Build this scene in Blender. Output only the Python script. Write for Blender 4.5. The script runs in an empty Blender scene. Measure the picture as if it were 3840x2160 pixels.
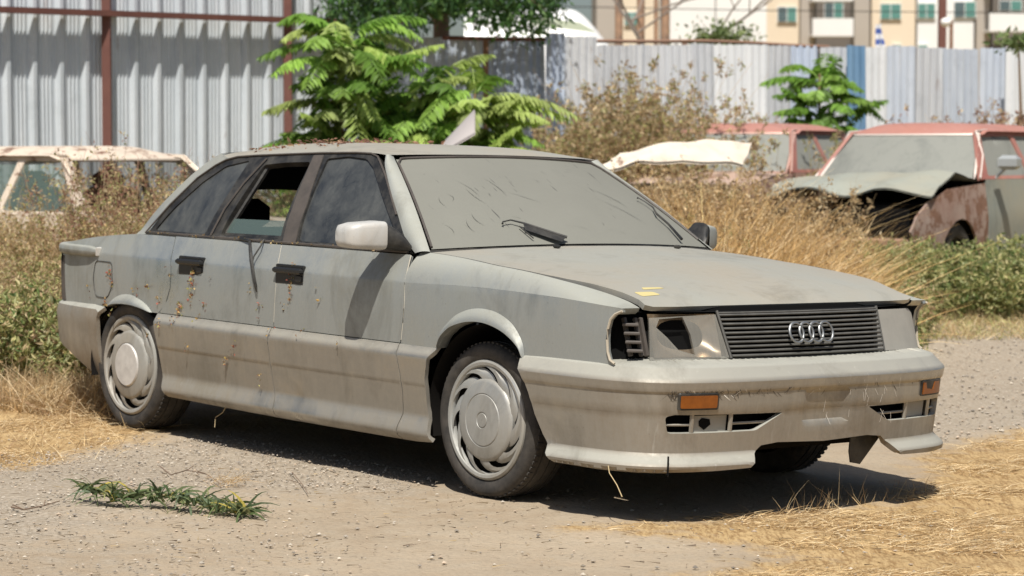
import bpy, math, random
import numpy as np
from mathutils import Vector, Matrix, geometry, noise
R = math.radians
sc = bpy.context.scene
col = sc.collection
# ---------------------------------------------------------------- camera, sky, sun, exposure
CAM_P = (7.4806, -7.0572, 1.3603); YAW = 2.44119485; PITCH = -0.0541482; ROLL = 0.0254826; FPX = 9227.57
CZ = 1.36
def frame(yaw, pitch, roll):
    f = Vector((math.cos(yaw)*math.cos(pitch), math.sin(yaw)*math.cos(pitch), math.sin(pitch)))
    r = Vector((math.sin(yaw), -math.cos(yaw), 0)); u = r.cross(f)
    c, s = math.cos(roll), math.sin(roll)
    return c*r+s*u, -s*r+c*u, f
cr, cu, cf = frame(YAW, PITCH, ROLL)            # camera axes seen from the car
wr, wu, wf = frame(math.pi/2, PITCH, 0)         # camera axes in the world
A = Matrix((wr, wu, wf)).transposed() @ Matrix((cr, cu, cf))
CAR = Matrix.Translation(Vector((0, 0, CZ))) @ A.to_4x4() @ Matrix.Translation(-Vector(CAM_P))
GN = (A @ Vector((0, 0, 1))).normalized(); G0 = CAR @ Vector((0, 0, 0))
cam = bpy.data.cameras.new('camera'); co = bpy.data.objects.new('camera', cam); col.objects.link(co)
co.location = (0, 0, CZ); co.rotation_euler = (math.pi/2+PITCH, 0, 0)
cam.sensor_width = 36; cam.lens = FPX/3840*36; cam.clip_end = 800; cam.clip_start = .1
cam.dof.use_dof = True; cam.dof.focus_distance = 9.4; cam.dof.aperture_fstop = 4.5
sc.camera = co
SUNV = (A @ Vector((.40, -.43, 1.0))).normalized()      # towards the sun
el = math.asin(SUNV.z); az = math.atan2(SUNV.x, SUNV.y)
w = bpy.data.worlds.new('World'); sc.world = w; w.use_nodes = True
nt = w.node_tree; bg = nt.nodes['Background']; sky = nt.nodes.new('ShaderNodeTexSky')
sky.sky_type = 'NISHITA'; sky.sun_disc = False; sky.sun_elevation = el; sky.sun_rotation = az; sky.dust_density = 2.0; sky.ozone_density = 1.0
nt.links.new(sky.outputs[0], bg.inputs[0]); bg.inputs[1].default_value = .065
sun = bpy.data.lights.new('sun', 'SUN'); so = bpy.data.objects.new('sun', sun); col.objects.link(so)
sun.energy = 4.9; sun.angle = R(.5); sun.color = (1, .955, .88)
so.rotation_euler = SUNV.to_track_quat('Z', 'Y').to_euler()
sc.view_settings.view_transform = 'Standard'; sc.view_settings.look = 'None'; sc.view_settings.exposure = 0.22; sc.view_settings.gamma = 1
# ---------------------------------------------------------------- helpers
S26 = 3840/2576
def P(u, v, D):
    a = (u*S26-1920)/FPX; b = -(v*S26-1080)/FPX
    d = wr*a+wu*b+wf
    return Vector((0, 0, CZ))+d*(D/d.y)
def sm(a, b, x):
    t = max(0, min(1, (x-a)/(b-a))); return t*t*(3-2*t)
def gz(x, y):
    pl = G0.z-(GN.x*(x-G0.x)+GN.y*(y-G0.y))/GN.z
    bgz = .02+.22*sm(14, 20.5, y)*sm(-6, 2, x)+.04*sm(14, 20, y)+.25*sm(24, 45, y)
    k = sm(11.5, 17, y)
    m = sm(5, 9, abs(x))*(1-k)
    z = pl*(1-k)+bgz*k
    return z*(1-m)+(.5*z)*m
def tag(o, label=None, cat=None, group=None, kind=None):
    if label: o['label'] = label
    if cat: o['category'] = cat
    if group: o['group'] = group
    if kind: o['kind'] = kind
    return o
def empty(name, label, cat, mat=None, group=None):
    o = bpy.data.objects.new(name, None); col.objects.link(o)
    if mat is not None: o.matrix_world = mat
    o.empty_display_size = .1
    return tag(o, label, cat, group)
class MB:
    def __init__(s): s.v = []; s.f = []; s.m = []
    def add(s, vs, fs, m=0):
        n = len(s.v); s.v += [tuple(q) for q in vs]; s.f += [tuple(i+n for i in f) for f in fs]; s.m += [m]*len(fs); return s
    def box(s, c, d, rot=None, m=0, taper=1., bev=0.):
        hx, hy, hz = d[0]/2, d[1]/2, d[2]/2
        b = min(bev, hx*.9, hy*.9, hz*.9)
        if b > 0:
            vs = []
            for sz in (-1, 1):
                t = taper if sz > 0 else 1
                for (ix, iy, iz) in ((b, b, 0), (0, 0, b)):
                    for sx, sy in ((-1, -1), (1, -1), (1, 1), (-1, 1)):
                        vs.append((sx*(hx-ix)*t, sy*(hy-iy)*t, sz*(hz-iz)))
            fs = [(3, 2, 1, 0), (8, 9, 10, 11)]
            for a, c2 in ((0, 4), (4, 12), (12, 8)):
                for i in range(4):
                    j = (i+1) % 4; fs.append((a+i, a+j, c2+j, c2+i))
        else:
            vs = [(sx*hx*(taper if sz > 0 else 1), sy*hy*(taper if sz > 0 else 1), sz*hz) for sz in (-1, 1) for sx, sy in ((-1, -1), (1, -1), (1, 1), (-1, 1))]
            fs = [(3, 2, 1, 0), (4, 5, 6, 7), (0, 1, 5, 4), (1, 2, 6, 5), (2, 3, 7, 6), (3, 0, 4, 7)]
        if rot is not None: vs = [rot @ Vector(q) for q in vs]
        return s.add([(q[0]+c[0], q[1]+c[1], q[2]+c[2]) for q in vs], fs, m)
    def tube(s, pts, r, n=8, m=0, cap=True):
        pts = [Vector(p) for p in pts]; rs = r if isinstance(r, (list, tuple)) else [r]*len(pts)
        vs = []; up = Vector((0, 0, 1))
        for i, p in enumerate(pts):
            d = (pts[min(i+1, len(pts)-1)]-pts[max(i-1, 0)]).normalized()
            a = d.cross(up)
            if a.length < .1: a = d.cross(Vector((1, 0, 0)))
            a.normalize(); b = a.cross(d)
            for k in range(n):
                t = 2*math.pi*k/n; vs.append(p+(a*math.cos(t)+b*math.sin(t))*rs[i])
        fs = [(i*n+k, i*n+(k+1) % n, (i+1)*n+(k+1) % n, (i+1)*n+k) for i in range(len(pts)-1) for k in range(n)]
        if cap: fs += [tuple(range(n))[::-1], tuple((len(pts)-1)*n+k for k in range(n))]
        return s.add(vs, fs, m)
    def grid(s, fn, nu, nv, m=0, flip=False):
        vs = [fn(i/nu, j/nv) for j in range(nv+1) for i in range(nu+1)]
        fs = []
        for j in range(nv):
            for i in range(nu):
                a = j*(nu+1)+i; q = (a, a+1, a+nu+2, a+nu+1); fs.append(q[::-1] if flip else q)
        return s.add(vs, fs, m)
    def lathe(s, prof, n=48, c=(0, 0, 0), m=0):            # profile (radius, y) round the Y axis
        vs = [(c[0]+r*math.cos(2*math.pi*k/n), c[1]+y, c[2]+r*math.sin(2*math.pi*k/n)) for r, y in prof for k in range(n)]
        fs = [(i*n+k, (i+1)*n+k, (i+1)*n+(k+1) % n, i*n+(k+1) % n) for i in range(len(prof)-1) for k in range(n)]
        return s.add(vs, fs, m)
    def build(s, name, mats, parent=None, smooth=35, loc=None, mir=False):
        me = bpy.data.meshes.new(name)
        vs = s.v; fs = s.f
        if mir: vs = [(x, -y, z) for x, y, z in vs]; fs = [f[::-1] for f in fs]
        me.from_pydata(vs, [], fs); me.validate(clean_customdata=False)
        for mt in (mats if isinstance(mats, (list, tuple)) else [mats]): me.materials.append(mt)
        if any(s.m) and len(me.polygons) == len(s.m): me.polygons.foreach_set('material_index', s.m)
        if smooth:
            me.polygons.foreach_set('use_smooth', [True]*len(me.polygons)); me.set_sharp_from_angle(angle=R(smooth))
        me.update()
        o = bpy.data.objects.new(name, me); col.objects.link(o)
        if parent: o.parent = parent
        if loc is not None: o.location = loc
        return o
def inpoly(px, py, poly):
    c = np.zeros(len(px), bool); n = len(poly)
    for i in range(n):
        x1, y1 = poly[i]; x2, y2 = poly[(i+1) % n]
        if y1 == y2: continue
        t = ((y1 > py) != (y2 > py)) & (px < (x2-x1)*(py-y1)/(y2-y1)+x1); c ^= t
    return c
def dens(poly, h):
    out = []; n = len(poly)
    for i in range(n):
        a = poly[i]; b = poly[(i+1) % n]; L = math.dist(a, b); k = max(1, int(math.ceil(L/h)))
        out += [(a[0]+(b[0]-a[0])*j/k, a[1]+(b[1]-a[1])*j/k) for j in range(k)]
    return out
def rnd(poly, r, k=5):                                    # round the corners of a 2-D outline
    out = []; n = len(poly)
    for i in range(n):
        p = Vector(poly[i][:2]); a = Vector(poly[i-1][:2])-p; b = Vector(poly[(i+1) % n][:2])-p
        rr = min(r, a.length*.45, b.length*.45); a.normalize(); b.normalize()
        if a.dot(b) < -.97: out.append(tuple(p)); continue
        q0 = p+a*rr; q2 = p+b*rr
        for j in range(k+1):
            t = j/k; out.append(tuple(q0*(1-t)**2+p*2*t*(1-t)+q2*t*t))
    return out
def edgedist(px, py, poly):
    d = np.full(len(px), 1e9); n = len(poly)
    for i in range(n):
        x1, y1 = poly[i]; x2, y2 = poly[(i+1) % n]; dx, dy = x2-x1, y2-y1; L = dx*dx+dy*dy+1e-12
        t = np.clip(((px-x1)*dx+(py-y1)*dy)/L, 0, 1); d = np.minimum(d, np.hypot(px-x1-t*dx, py-y1-t*dy))
    return d
def panel(outline, fn, h=.035, holes=(), thick=.018, flip=False, mb=None, m=0, hy=None, lip=0., rows=None):
    """a sheet of bodywork: a 2-D outline laid on the surface fn(a,b), with a folded edge"""
    mb = mb or MB()
    loops = [dens(outline, h*.8)]+[dens(q, h*.8) for q in holes]
    allp = [q for l in loops for q in l]; edges = []; n = 0
    for l in loops:
        edges += [(n+i, n+(i+1) % len(l)) for i in range(len(l))]; n += len(l)
    xs = [q[0] for q in loops[0]]; ys = [q[1] for q in loops[0]]; hy = hy or h
    gx, gy = np.meshgrid(np.arange(min(xs), max(xs), h), np.array(rows) if rows else np.arange(min(ys), max(ys), hy))
    if not rows: gx = gx+(np.arange(gx.shape[0]) % 2)[:, None]*h*.5
    gx = gx.ravel(); gy = gy.ravel()
    md = .004 if rows else h*.35
    ok = inpoly(gx, gy, loops[0]) & (edgedist(gx, gy, loops[0]) > md)
    for q in loops[1:]: ok &= ~inpoly(gx, gy, q) & (edgedist(gx, gy, q) > md)
    allp = allp+[(float(a), float(b)) for a, b in zip(gx[ok], gy[ok])]
    vs, _, fs, ov, _, _ = geometry.delaunay_2d_cdt([Vector(q) for q in allp], edges, [], 0, 1e-6)
    pts = [(q.x, q.y) for q in vs]
    tri = [tuple(f) for f in fs]
    cx = np.array([sum(pts[i][0] for i in f)/3 for f in tri]); cy = np.array([sum(pts[i][1] for i in f)/3 for f in tri])
    keep = inpoly(cx, cy, loops[0])
    for q in loops[1:]: keep &= ~inpoly(cx, cy, q)
    tri = [f for f, k in zip(tri, keep) if k]
    pos = []; nor = []; e = 1e-3
    for a, b in pts:
        p0 = Vector(fn(a, b)); da = Vector(fn(a+e, b))-p0; db = Vector(fn(a, b+e))-p0
        nn = da.cross(db).normalized(); nn = -nn if flip else nn
        pos.append(p0); nor.append(nn)
    if flip: tri = [f[::-1] for f in tri]
    cnt = {}
    for f in tri:
        for i in range(3):
            k = (f[i], f[(i+1) % 3]); cnt[k] = 1
    bd = [k for k in cnt if (k[1], k[0]) not in cnt]
    if lip:
        for i in {i for k in bd for i in k}: pos[i] = pos[i]-nor[i]*lip
    base = len(pos); idx = {}; ex = []
    for a, b in bd:
        for i in (a, b):
            if i not in idx: idx[i] = base+len(ex); ex.append(pos[i]-nor[i]*thick)
    mb.add(pos+ex, tri+[(b, a, idx[a], idx[b]) for a, b in bd], m)
    return mb
# ---------------------------------------------------------------- materials
def mat(name, base=(.5, .5, .5), rough=.6, metal=0., spec=.5, **kw):
    m = bpy.data.materials.new(name); m.use_nodes = True; b = m.node_tree.nodes['Principled BSDF']
    b.inputs['Base Color'].default_value = (*base, 1); b.inputs['Roughness'].default_value = rough; b.inputs['Metallic'].default_value = metal
    b.inputs['Specular IOR Level'].default_value = spec
    for k, v in kw.items(): b.inputs[k.replace('_', ' ')].default_value = v
    return m
class N:
    def __init__(s, m): s.nt = m.node_tree; s.b = s.nt.nodes['Principled BSDF']; s.tc = s.nt.nodes.new('ShaderNodeTexCoord')
    def new(s, t): return s.nt.nodes.new(t)
    def link(s, a, b): s.nt.links.new(a, b)
    def mapping(s, sc_=(1, 1, 1), rot=(0, 0, 0), src=None, loc=(0, 0, 0)):
        n = s.new('ShaderNodeMapping'); n.inputs['Scale'].default_value = sc_; n.inputs['Rotation'].default_value = rot; n.inputs['Location'].default_value = loc
        s.link(src or s.tc.outputs['Object'], n.inputs[0]); return n.outputs[0]
    def noise(s, scale, detail=4, rough=.6, vec=None, dist=0., out='Fac'):
        n = s.new('ShaderNodeTexNoise'); n.inputs['Scale'].default_value = scale; n.inputs['Detail'].default_value = detail; n.inputs['Roughness'].default_value = rough
        n.inputs['Distortion'].default_value = dist; s.link(vec or s.tc.outputs['Object'], n.inputs['Vector']); return n.outputs[out]
    def voro(s, scale, vec=None, feat='F1', out='Distance'):
        n = s.new('ShaderNodeTexVoronoi'); n.feature = feat; n.inputs['Scale'].default_value = scale; s.link(vec or s.tc.outputs['Object'], n.inputs['Vector']); return n.outputs[out]
    def ramp(s, src, a, b, ca=(0, 0, 0), cb=(1, 1, 1)):
        n = s.new('ShaderNodeValToRGB'); n.color_ramp.elements[0].position = a; n.color_ramp.elements[1].position = b
        n.color_ramp.elements[0].color = (*ca, 1); n.color_ramp.elements[1].color = (*cb, 1); s.link(src, n.inputs[0]); return n.outputs[0]
    def mix(s, fac, a, b, mode='MIX'):
        n = s.new('ShaderNodeMix'); n.data_type = 'RGBA'; n.blend_type = mode
        for i, x in ((0, fac), (6, a), (7, b)):
            if isinstance(x, (int, float)): n.inputs[i].default_value = x if i == 0 else (x, x, x, 1)
            elif isinstance(x, tuple): n.inputs[i].default_value = (*x, 1)
            else: s.link(x, n.inputs[i])
        return n.outputs[2]
    def math(s, op, a, b=0., clamp=False):
        n = s.new('ShaderNodeMath'); n.operation = op; n.use_clamp = clamp
        for i, x in ((0, a), (1, b)):
            if isinstance(x, (int, float)): n.inputs[i].default_value = x
            else: s.link(x, n.inputs[i])
        return n.outputs[0]
    def sep(s, src=None):
        n = s.new('ShaderNodeSeparateXYZ'); s.link(src or s.tc.outputs['Object'], n.inputs[0]); return n.outputs
    def normz(s):
        g = s.new('ShaderNodeNewGeometry'); n = s.new('ShaderNodeSeparateXYZ'); s.link(g.outputs['Normal'], n.inputs[0]); return n.outputs[2]
    def bump(s, h, strength=.3, dist=.01):
        n = s.new('ShaderNodeBump'); n.inputs['Strength'].default_value = strength; n.inputs['Distance'].default_value = dist; s.link(h, n.inputs['Height']); s.link(n.outputs[0], s.b.inputs['Normal'])
    def base(s, c): s.link(c, s.b.inputs['Base Color'])
def dusty(name, paint, dust=(.36, .33, .28), amt=.45, top=.85, metal=.75, rough=.34, rust=0., chips=0., settled_lit=None):
    m = mat(name, paint, rough, metal); n = N(m)
    big = n.noise(2.3, 4, .6); fine = n.noise(26, 6, .75); st = n.noise(9, 5, .7, n.mapping((1.6, 1.6, .22)), .6)
    nz = n.ramp(n.normz(), .33, .80)
    k = n.math('MULTIPLY', n.math('ADD', n.math('MULTIPLY', big, .55), n.math('ADD', n.math('MULTIPLY', st, .4), n.math('MULTIPLY', fine, .25))), 1.0)
    d = n.math('ADD', n.ramp(n.math('ADD', n.math('MULTIPLY', n.math('SUBTRACT', n.noise(.9, 2, .5, n.mapping((1, 1, 1.6), loc=(2, 5, 1))), .5), .9), k), .34, .84), -.42+amt, True)
    f = n.mix(nz, d, n.math('MULTIPLY', n.math('ADD', n.math('ADD', n.math('MULTIPLY', big, .5), fine), .95), top*.62, True))
    dc = n.mix(n.ramp(n.noise(1.4, 3, .6), .35, .7), dust, (dust[0]*1.12, dust[1]*.98, dust[2]*.86))
    if settled_lit: dc = n.mix(nz, dc, settled_lit)  # paler settled dust on upward faces, also painting in their sunlit contrast
    c = n.mix(f, paint, dc)
    # spots and run-marks of their own shape
    sp = n.ramp(n.voro(34), .0, .13, (1, 1, 1), (0, 0, 0)); spn = n.ramp(n.noise(5, 2), .56, .62)
    c = n.mix(n.math('MULTIPLY', n.math('MULTIPLY', sp, spn), .55), c, (.12, .09, .06))
    gr_ = n.ramp(n.noise(3.1, 6, .75, n.mapping((1, 1, .55), loc=(7, 3, 2)), .8), .52, .74); c = n.mix(n.math('MULTIPLY', gr_, .38), c, (.085, .075, .055))
    lt = n.ramp(n.noise(40, 3, .6, n.mapping((1, 1, .12))), .66, .78); c = n.mix(n.math('MULTIPLY', lt, .22), c, (.62, .61, .56))
    if rust:
        r = n.ramp(n.noise(5.5, 7, .72), .62-rust*.3, .68-rust*.3); rc = n.mix(n.noise(18, 5, .7), (.10, .045, .025), (.27, .15, .10)); c = n.mix(r, c, rc)
        f = n.mix(r, f, 1.0)
    n.base(c)
    n.link(n.mix(f, rough, .78), n.b.inputs['Roughness']); n.link(n.mix(f, metal, 0.0), n.b.inputs['Metallic'])
    n.bump(n.math('ADD', fine, n.math('MULTIPLY', big, 2.)), .10, .004)
    return m
M = {}
M['paint'] = dusty('silver_paint', (.46, .49, .485), dust=(.175, .182, .158), amt=.33, top=.86, metal=.82, rough=.26, settled_lit=(.305, .308, .268))
M['clad'] = dusty('cladding_paint', (.43, .415, .375), dust=(.168, .146, .108), amt=.33, top=.82, metal=.85, rough=.24, settled_lit=(.33, .328, .286))
M['hoodpaint'] = dusty('hood_paint', (.42, .435, .42), dust=(.285, .280, .240), amt=.5, top=.82, metal=.75)
M['blk2'] = mat('black_plastic', (.012, .012, .012), .45)
M['white'] = dusty('mirror_paint', (.50, .51, .50), dust=(.42, .39, .34), amt=.18, top=.25, metal=.1, rough=.35)
M['black'] = mat('black_trim', (.022, .022, .022), .5)
n_ = N(M['black']); n_.base(n_.mix(n_.ramp(n_.noise(9, 5, .7), .4, .75), (.012, .012, .012), (.075, .07, .06)))
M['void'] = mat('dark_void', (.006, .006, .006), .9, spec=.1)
M['under'] = mat('underbody', (.012, .011, .010), .9, spec=.1)
M['rubber'] = mat('tyre_rubber', (.03, .028, .026), .8)
n_ = N(M['rubber']); n_.base(n_.mix(n_.ramp(n_.noise(7, 6, .7), .38, .72), (.018, .017, .016), (.085, .074, .062))); n_.bump(n_.noise(60, 3), .3, .003)
M['cover'] = dusty('wheel_cover_plastic', (.46, .47, .46), amt=.42, top=.6, metal=.7, rough=.32, dust=(.25, .248, .22))
M['coverhub'] = mat('bare_hub', (.66, .64, .61), .5, .2); n_ = N(M['coverhub']); n_.base(n_.mix(n_.noise(22, 4, .6), (.36, .34, .32), (.72, .70, .66)))
def dustglass(name, dark, dust, lo, hi, scale=2.5, rough=.25, streak=True):
    m = mat(name, dark, rough, 0, .4); n = N(m)
    a = n.noise(scale, 5, .6, None, 1.2); b = n.noise(14, 4, .65, n.mapping((1, 1, .5), (0, .6, 0)), 1.5)
    k = n.ramp(n.math('ADD', n.math('MULTIPLY', a, .7), n.math('MULTIPLY', b, .3)), lo, hi)
    fine = n.noise(90, 3, .7)
    k = n.math('MULTIPLY', k, n.math('ADD', n.math('MULTIPLY', fine, .35), .8), True)
    n.base(n.mix(k, dark, dust)); n.link(n.mix(k, rough*.6, .85), n.b.inputs['Roughness'])
    return m, n, k
M['sideglass'], _, _ = dustglass('dusty_tinted_glass', (.012, .015, .020), (.115, .12, .115), .28, .78, 2.6, .14)
M['farglass'] = mat('dusty_clear_glass', (.36, .40, .27), .5, 0, .3, Alpha=.55)
M['pane'] = mat('lowered_pane', (.10, .14, .13), .25, 0, .5, Alpha=.75)
M['lens'] = mat('headlamp_lens', (.34, .33, .29), .16, 0, .6, Alpha=.52)
n_ = N(M['lens']); n_.base(n_.mix(n_.noise(8, 4, .6), (.20, .19, .165), (.40, .385, .335))); n_.bump(n_.noise(1, 0, .5, n_.mapping((3, 130, 3))), .5, .004)
M['lens2'] = mat('dust_covered_lens', (.30, .29, .26), .75); n_ = N(M['lens2']); n_.base(n_.mix(n_.noise(10, 5, .6), (.23, .225, .20), (.36, .34, .30)))
M['chrome'] = mat('dull_chrome', (.62, .60, .57), .28, 1.); M['emb'] = mat('emblem_metal', (.30, .31, .31), .45, .85)
M['amber'] = mat('amber_lens', (.34, .085, .006), .3); n_ = N(M['amber']); n_.base(n_.mix(n_.noise(30, 3), (.13, .035, .004), (.30, .09, .010)))
M['slat'] = mat('grille_plastic', (.07, .07, .066), .55); n_ = N(M['slat']); n_.base(n_.mix(n_.noise(16, 4, .7), (.035, .035, .033), (.15, .145, .13)))
M['plast'] = mat('faded_black_plastic', (.05, .048, .045), .6); n_ = N(M['plast']); n_.base(n_.mix(n_.noise(12, 5, .7), (.03, .028, .026), (.12, .10, .085)))
# windscreen, blanketed in dust with wiped scratches
m_ = mat('windscreen_dust', (.25, .24, .21), .85, 0, .25); n_ = N(m_)
c_ = n_.mix(n_.noise(1.6, 4, .6), (.165, .166, .142), (.225, .225, .195)); c_ = n_.mix(n_.math('MULTIPLY', n_.noise(60, 4, .7), .35), c_, (.16, .155, .14))
def scr(rot, sc_, lo, hi, seed):
    v = n_.mapping(sc_, rot, loc=(seed, seed*.7, 0)); return n_.ramp(n_.noise(1.0, 2, .5, v), lo, hi)
msk = n_.ramp(n_.noise(1.9, 2, .5, n_.mapping(loc=(3.1, 0, 0))), .50, .58)
s1 = n_.math('MULTIPLY', scr((0, 0, .5), (6, 60, 6), .70, .76, 4), msk); s2 = n_.math('MULTIPLY', scr((0, 0, -.3), (7, 44, 9), .72, .77, 9.3), msk)
c_ = n_.mix(n_.math('MAXIMUM', s1, s2), c_, (.075, .075, .07)); n_.base(c_); M['screen'] = m_
import math
def interp(t, x):
    if x <= t[0][0]: return t[0][1]
    for i in range(len(t)-1):
        a, b = t[i], t[i+1]
        if x <= b[0]:
            # monotone-ish hermite
            m0 = (b[1]-t[i-1][1])/(b[0]-t[i-1][0]) if i > 0 else (b[1]-a[1])/(b[0]-a[0])
            m1 = (t[i+2][1]-a[1])/(t[i+2][0]-a[0]) if i+2 < len(t) else (b[1]-a[1])/(b[0]-a[0])
            h = b[0]-a[0]; s = (x-a[0])/h; d = (b[1]-a[1])/h
            if d == 0: m0 = m1 = 0
            else:
                m0 = max(min(m0/d, 3), 0)*d; m1 = max(min(m1/d, 3), 0)*d
            return (2*s**3-3*s**2+1)*a[1]+(s**3-2*s**2+s)*h*m0+(-2*s**3+3*s**2)*b[1]+(s**3-s**2)*h*m1
    return t[-1][1]
def linterp(T, x):
    if x <= T[0][0]: return T[0][1]
    for a, b in zip(T, T[1:]):
        if x <= b[0]: return a[1]+(b[1]-a[1])*(x-a[0])/(b[0]-a[0])
    return T[-1][1]
INSET = [(.10,.06),(.20,.03),(.30,.02),(.45,.008),(.58,0.),(.70,.0),(.80,.005),(.828,.008),(.834,.0105),(.840,.013),(.90,.040),(.943,.060),(.944,.068),(1.04,.108),(1.15,.168),(1.25,.232),(1.35,.300),(1.45,.37)]
PLAN = [(-3.75,.74),(-3.5,.80),(-3.2,.845),(-2.687,.885),(-2,.905),(-1,.912),(0,.908),(.4,.897),(.7,.872),(.9,.83),(1.0,.79)]
def W(x, z): return interp(PLAN, x)-interp(INSET, z)
def side(x, z, off=0.): return (x, -(W(x, z)+off), z)
CLAD = [(.17,.0),(.19,.030),(.205,.044),(.222,.046),(.285,.016),(.292,.015),(.415,.024),(.42,.0265),(.530,.032),(.540,.029),(.572,.004)]
def clad(x, z, off=0.): return side(x, z, linterp(CLAD, z)+off)
HOODZ = [(-.60,.990),(-.34,.980),(-.1,.965),(.2,.935),(.5,.885),(.7,.832),(.80,.797)]
def hood(x, y, off=0.):
    k = .030 if x < 0 else .030-.022*min(x/.8, 1)
    return (x, y, interp(HOODZ, x)-k*(abs(y)/.75)**2.2+off)
def resample(P, n=200):
    import bisect
    Q = []
    m = len(P)
    for i in range(m-1):
        p0 = P[max(i-1, 0)]; p1 = P[i]; p2 = P[i+1]; p3 = P[min(i+2, m-1)]
        for k in range(12):
            t = k/12
            Q.append(tuple(.5*(2*p1[j]+(p2[j]-p0[j])*t+(2*p0[j]-5*p1[j]+4*p2[j]-p3[j])*t*t+(3*p1[j]-p0[j]-3*p2[j]+p3[j])*t**3) for j in range(len(p1))))
    Q.append(tuple(P[-1]))
    L = [0.]
    for a, b in zip(Q, Q[1:]): L.append(L[-1]+math.dist(a, b))
    return Q, L
def along(QL, s):
    import bisect
    Q, L = QL
    i = max(0, min(bisect.bisect_right(L, s)-1, len(Q)-2))
    t = (s-L[i])/(L[i+1]-L[i]+1e-9)
    a, b = Q[i], Q[i+1]
    p = [a[j]+(b[j]-a[j])*t for j in range(len(a))]
    dx, dy = b[0]-a[0], b[1]-a[1]; l = math.hypot(dx, dy)
    return p, (dy/l, -dx/l)
BPL = resample([(.2,-.900),(.4,-.898),(.55,-.890),(.68,-.874),(.78,-.845),(.855,-.80),(.905,-.74),(.94,-.66),(.97,-.5),(.985,-.3),(.99,0)])
BLEN = BPL[1][-1]
# bumper: offset outward (from plan) by height
BOFF = [(.18,.0),(.198,.034),(.203,.054),(.222,.058),(.228,.055),(.260,.018),(.266,.014),(.34,.022),(.415,.030),(.42,.033),(.490,.040),(.496,.045),(.502,.0475),(.533,.053),(.541,.050),(.590,.0),(.598,-.025),(.608,-.075),(.614,-.14)]
def bumper(s, z, off=0.):
    p, n = along(BPL, min(s, BLEN))
    o = linterp(BOFF, z)*(1 if z > .27 or s > .16 else .55+.45*s/.16)+off
    return (p[0]+n[0]*o, p[1]+n[1]*o, z)
FPL = resample([(.66,-.872),(.70,-.862),(.745,-.835),(.785,-.79),(.82,-.72),(.858,-.60),(.899,-.425),(.915,-.25),(.925,0)])
FLEN = FPL[1][-1]
def fascia(s, z, off=0.):
    p, n = along(FPL, min(s, FLEN))
    return (p[0]+n[0]*off-.30*(z-.61), p[1]+n[1]*off, z)
def screen(u, v, off=0.):
    x = (-.34-.13*u*u)*(1-v)+(-.975-.055*u*u)*v
    y = u*(.806*(1-v)+.575*v)
    z = (.985-.027*u*u)*(1-v)+(1.352-.018*u*u)*v
    b = .012*math.sin(math.pi*v)+off
    return (x+b*.5, y, z+b)
# ---------------------------------------------------------------- the dusty saloon (built in its own frame: x forward, y left, z up)
car = empty('abandoned_sedan', 'dusty silver four-door saloon with a broken headlight, parked on the dirt in the foreground', 'car', CAR)
BOTH = (False, True)
DROW = [.60, .64, .68, .72, .76, .79, .812, .822, .828, .834, .840, .848, .87, .89, .91, .928]
CROW = [.184, .19, .198, .208, .218, .225, .235, .25, .265, .28, .29, .30, .32, .36, .405, .415, .42, .43, .46, .50, .52, .53, .535, .543, .552, .562, .568]
BROW = [.1985, .2035, .213, .222, .228, .235, .243, .252, .262, .268, .285, .30, .32, .34, .355, .37, .39, .42, .415, .45, .475, .490, .497, .502, .513, .523, .533, .541, .55, .56, .572, .582, .590, .598, .603, .608, .612]
def mirr(P): return [(a, b) for a, b in P]
GFD = [(.578, -.508), (.70, -.492), (.78, -.493), (.86, -.508), (.94, -.526)]
GDD = [(.578, -1.428), (.793, -1.421), (.86, -1.435), (.941, -1.462)]
GRQ = [(.578, -2.392), (.62, -2.335), (.72, -2.290), (.82, -2.305), (.93, -2.345)]
def gx_(T, z): return interp(T, z)
ARCHF = [(.262, .575), (.25, .61), (.218, .64), (.17, .668), (.12, .685), (.06, .697), (0, .70), (-.06, .695), (-.11, .684), (-.16, .668), (-.195, .648), (-.232, .62), (-.262, .575)]
FLARF = [(.268, .575), (.252, .635), (.205, .692), (.155, .722), (.095, .742), (.04, .75), (-.016, .751), (-.08, .742), (-.15, .718), (-.20, .686), (-.245, .645), (-.262, .61), (-.272, .575)]
ARCHR = [(-2.47, .575), (-2.52, .588), (-2.60, .598), (-2.68, .60), (-2.76, .597), (-2.83, .589), (-2.885, .575)]
FLARR = [(-2.455, .575), (-2.50, .604), (-2.57, .628), (-2.66, .646), (-2.76, .640), (-2.84, .615), (-2.90, .575)]
def crz(x): return interp([(-.52, .826), (-.05, .833), (.42, .822), (.72, .803), (.80, .797)], x)
HG = [(-.52, -.803), (-.29, -.806), (-.10, -.822), (.12, -.828), (.375, -.824), (.548, -.800), (.64, -.772), (.72, -.760), (.78, -.772)]
def hg(x): return interp(HG, x) if False else (lambda q: q)(sum(0 for _ in ()) or _lin(HG, x))
def _lin(T, x):
    if x <= T[0][0]: return T[0][1]
    for a, b in zip(T, T[1:]):
        if x <= b[0]: t = (x-a[0])/(b[0]-a[0]); t = t; return a[1]+(b[1]-a[1])*t
    return T[-1][1]
def _smooth(T, x, w=.05): return sum(_lin(T, x+k*w) for k in (-1, -.5, 0, .5, 1))/5
def shoulder(u, v):
    x = -.512+u*(.785-.512+1.024-.512+.0) if False else -.512+u*1.278
    ay = _smooth(HG, x)-.003; az = hood(x, ay)[2]
    by = -W(x, crz(x)); bz = crz(x)
    c = (by+.030, bz+(az-bz)*.70)
    return (x-(.0 if x < .7 else 0), ay*(1-v)**2+c[0]*2*v*(1-v)+by*v*v, az*(1-v)**2+c[1]*2*v*(1-v)+bz*v*v)
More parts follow.
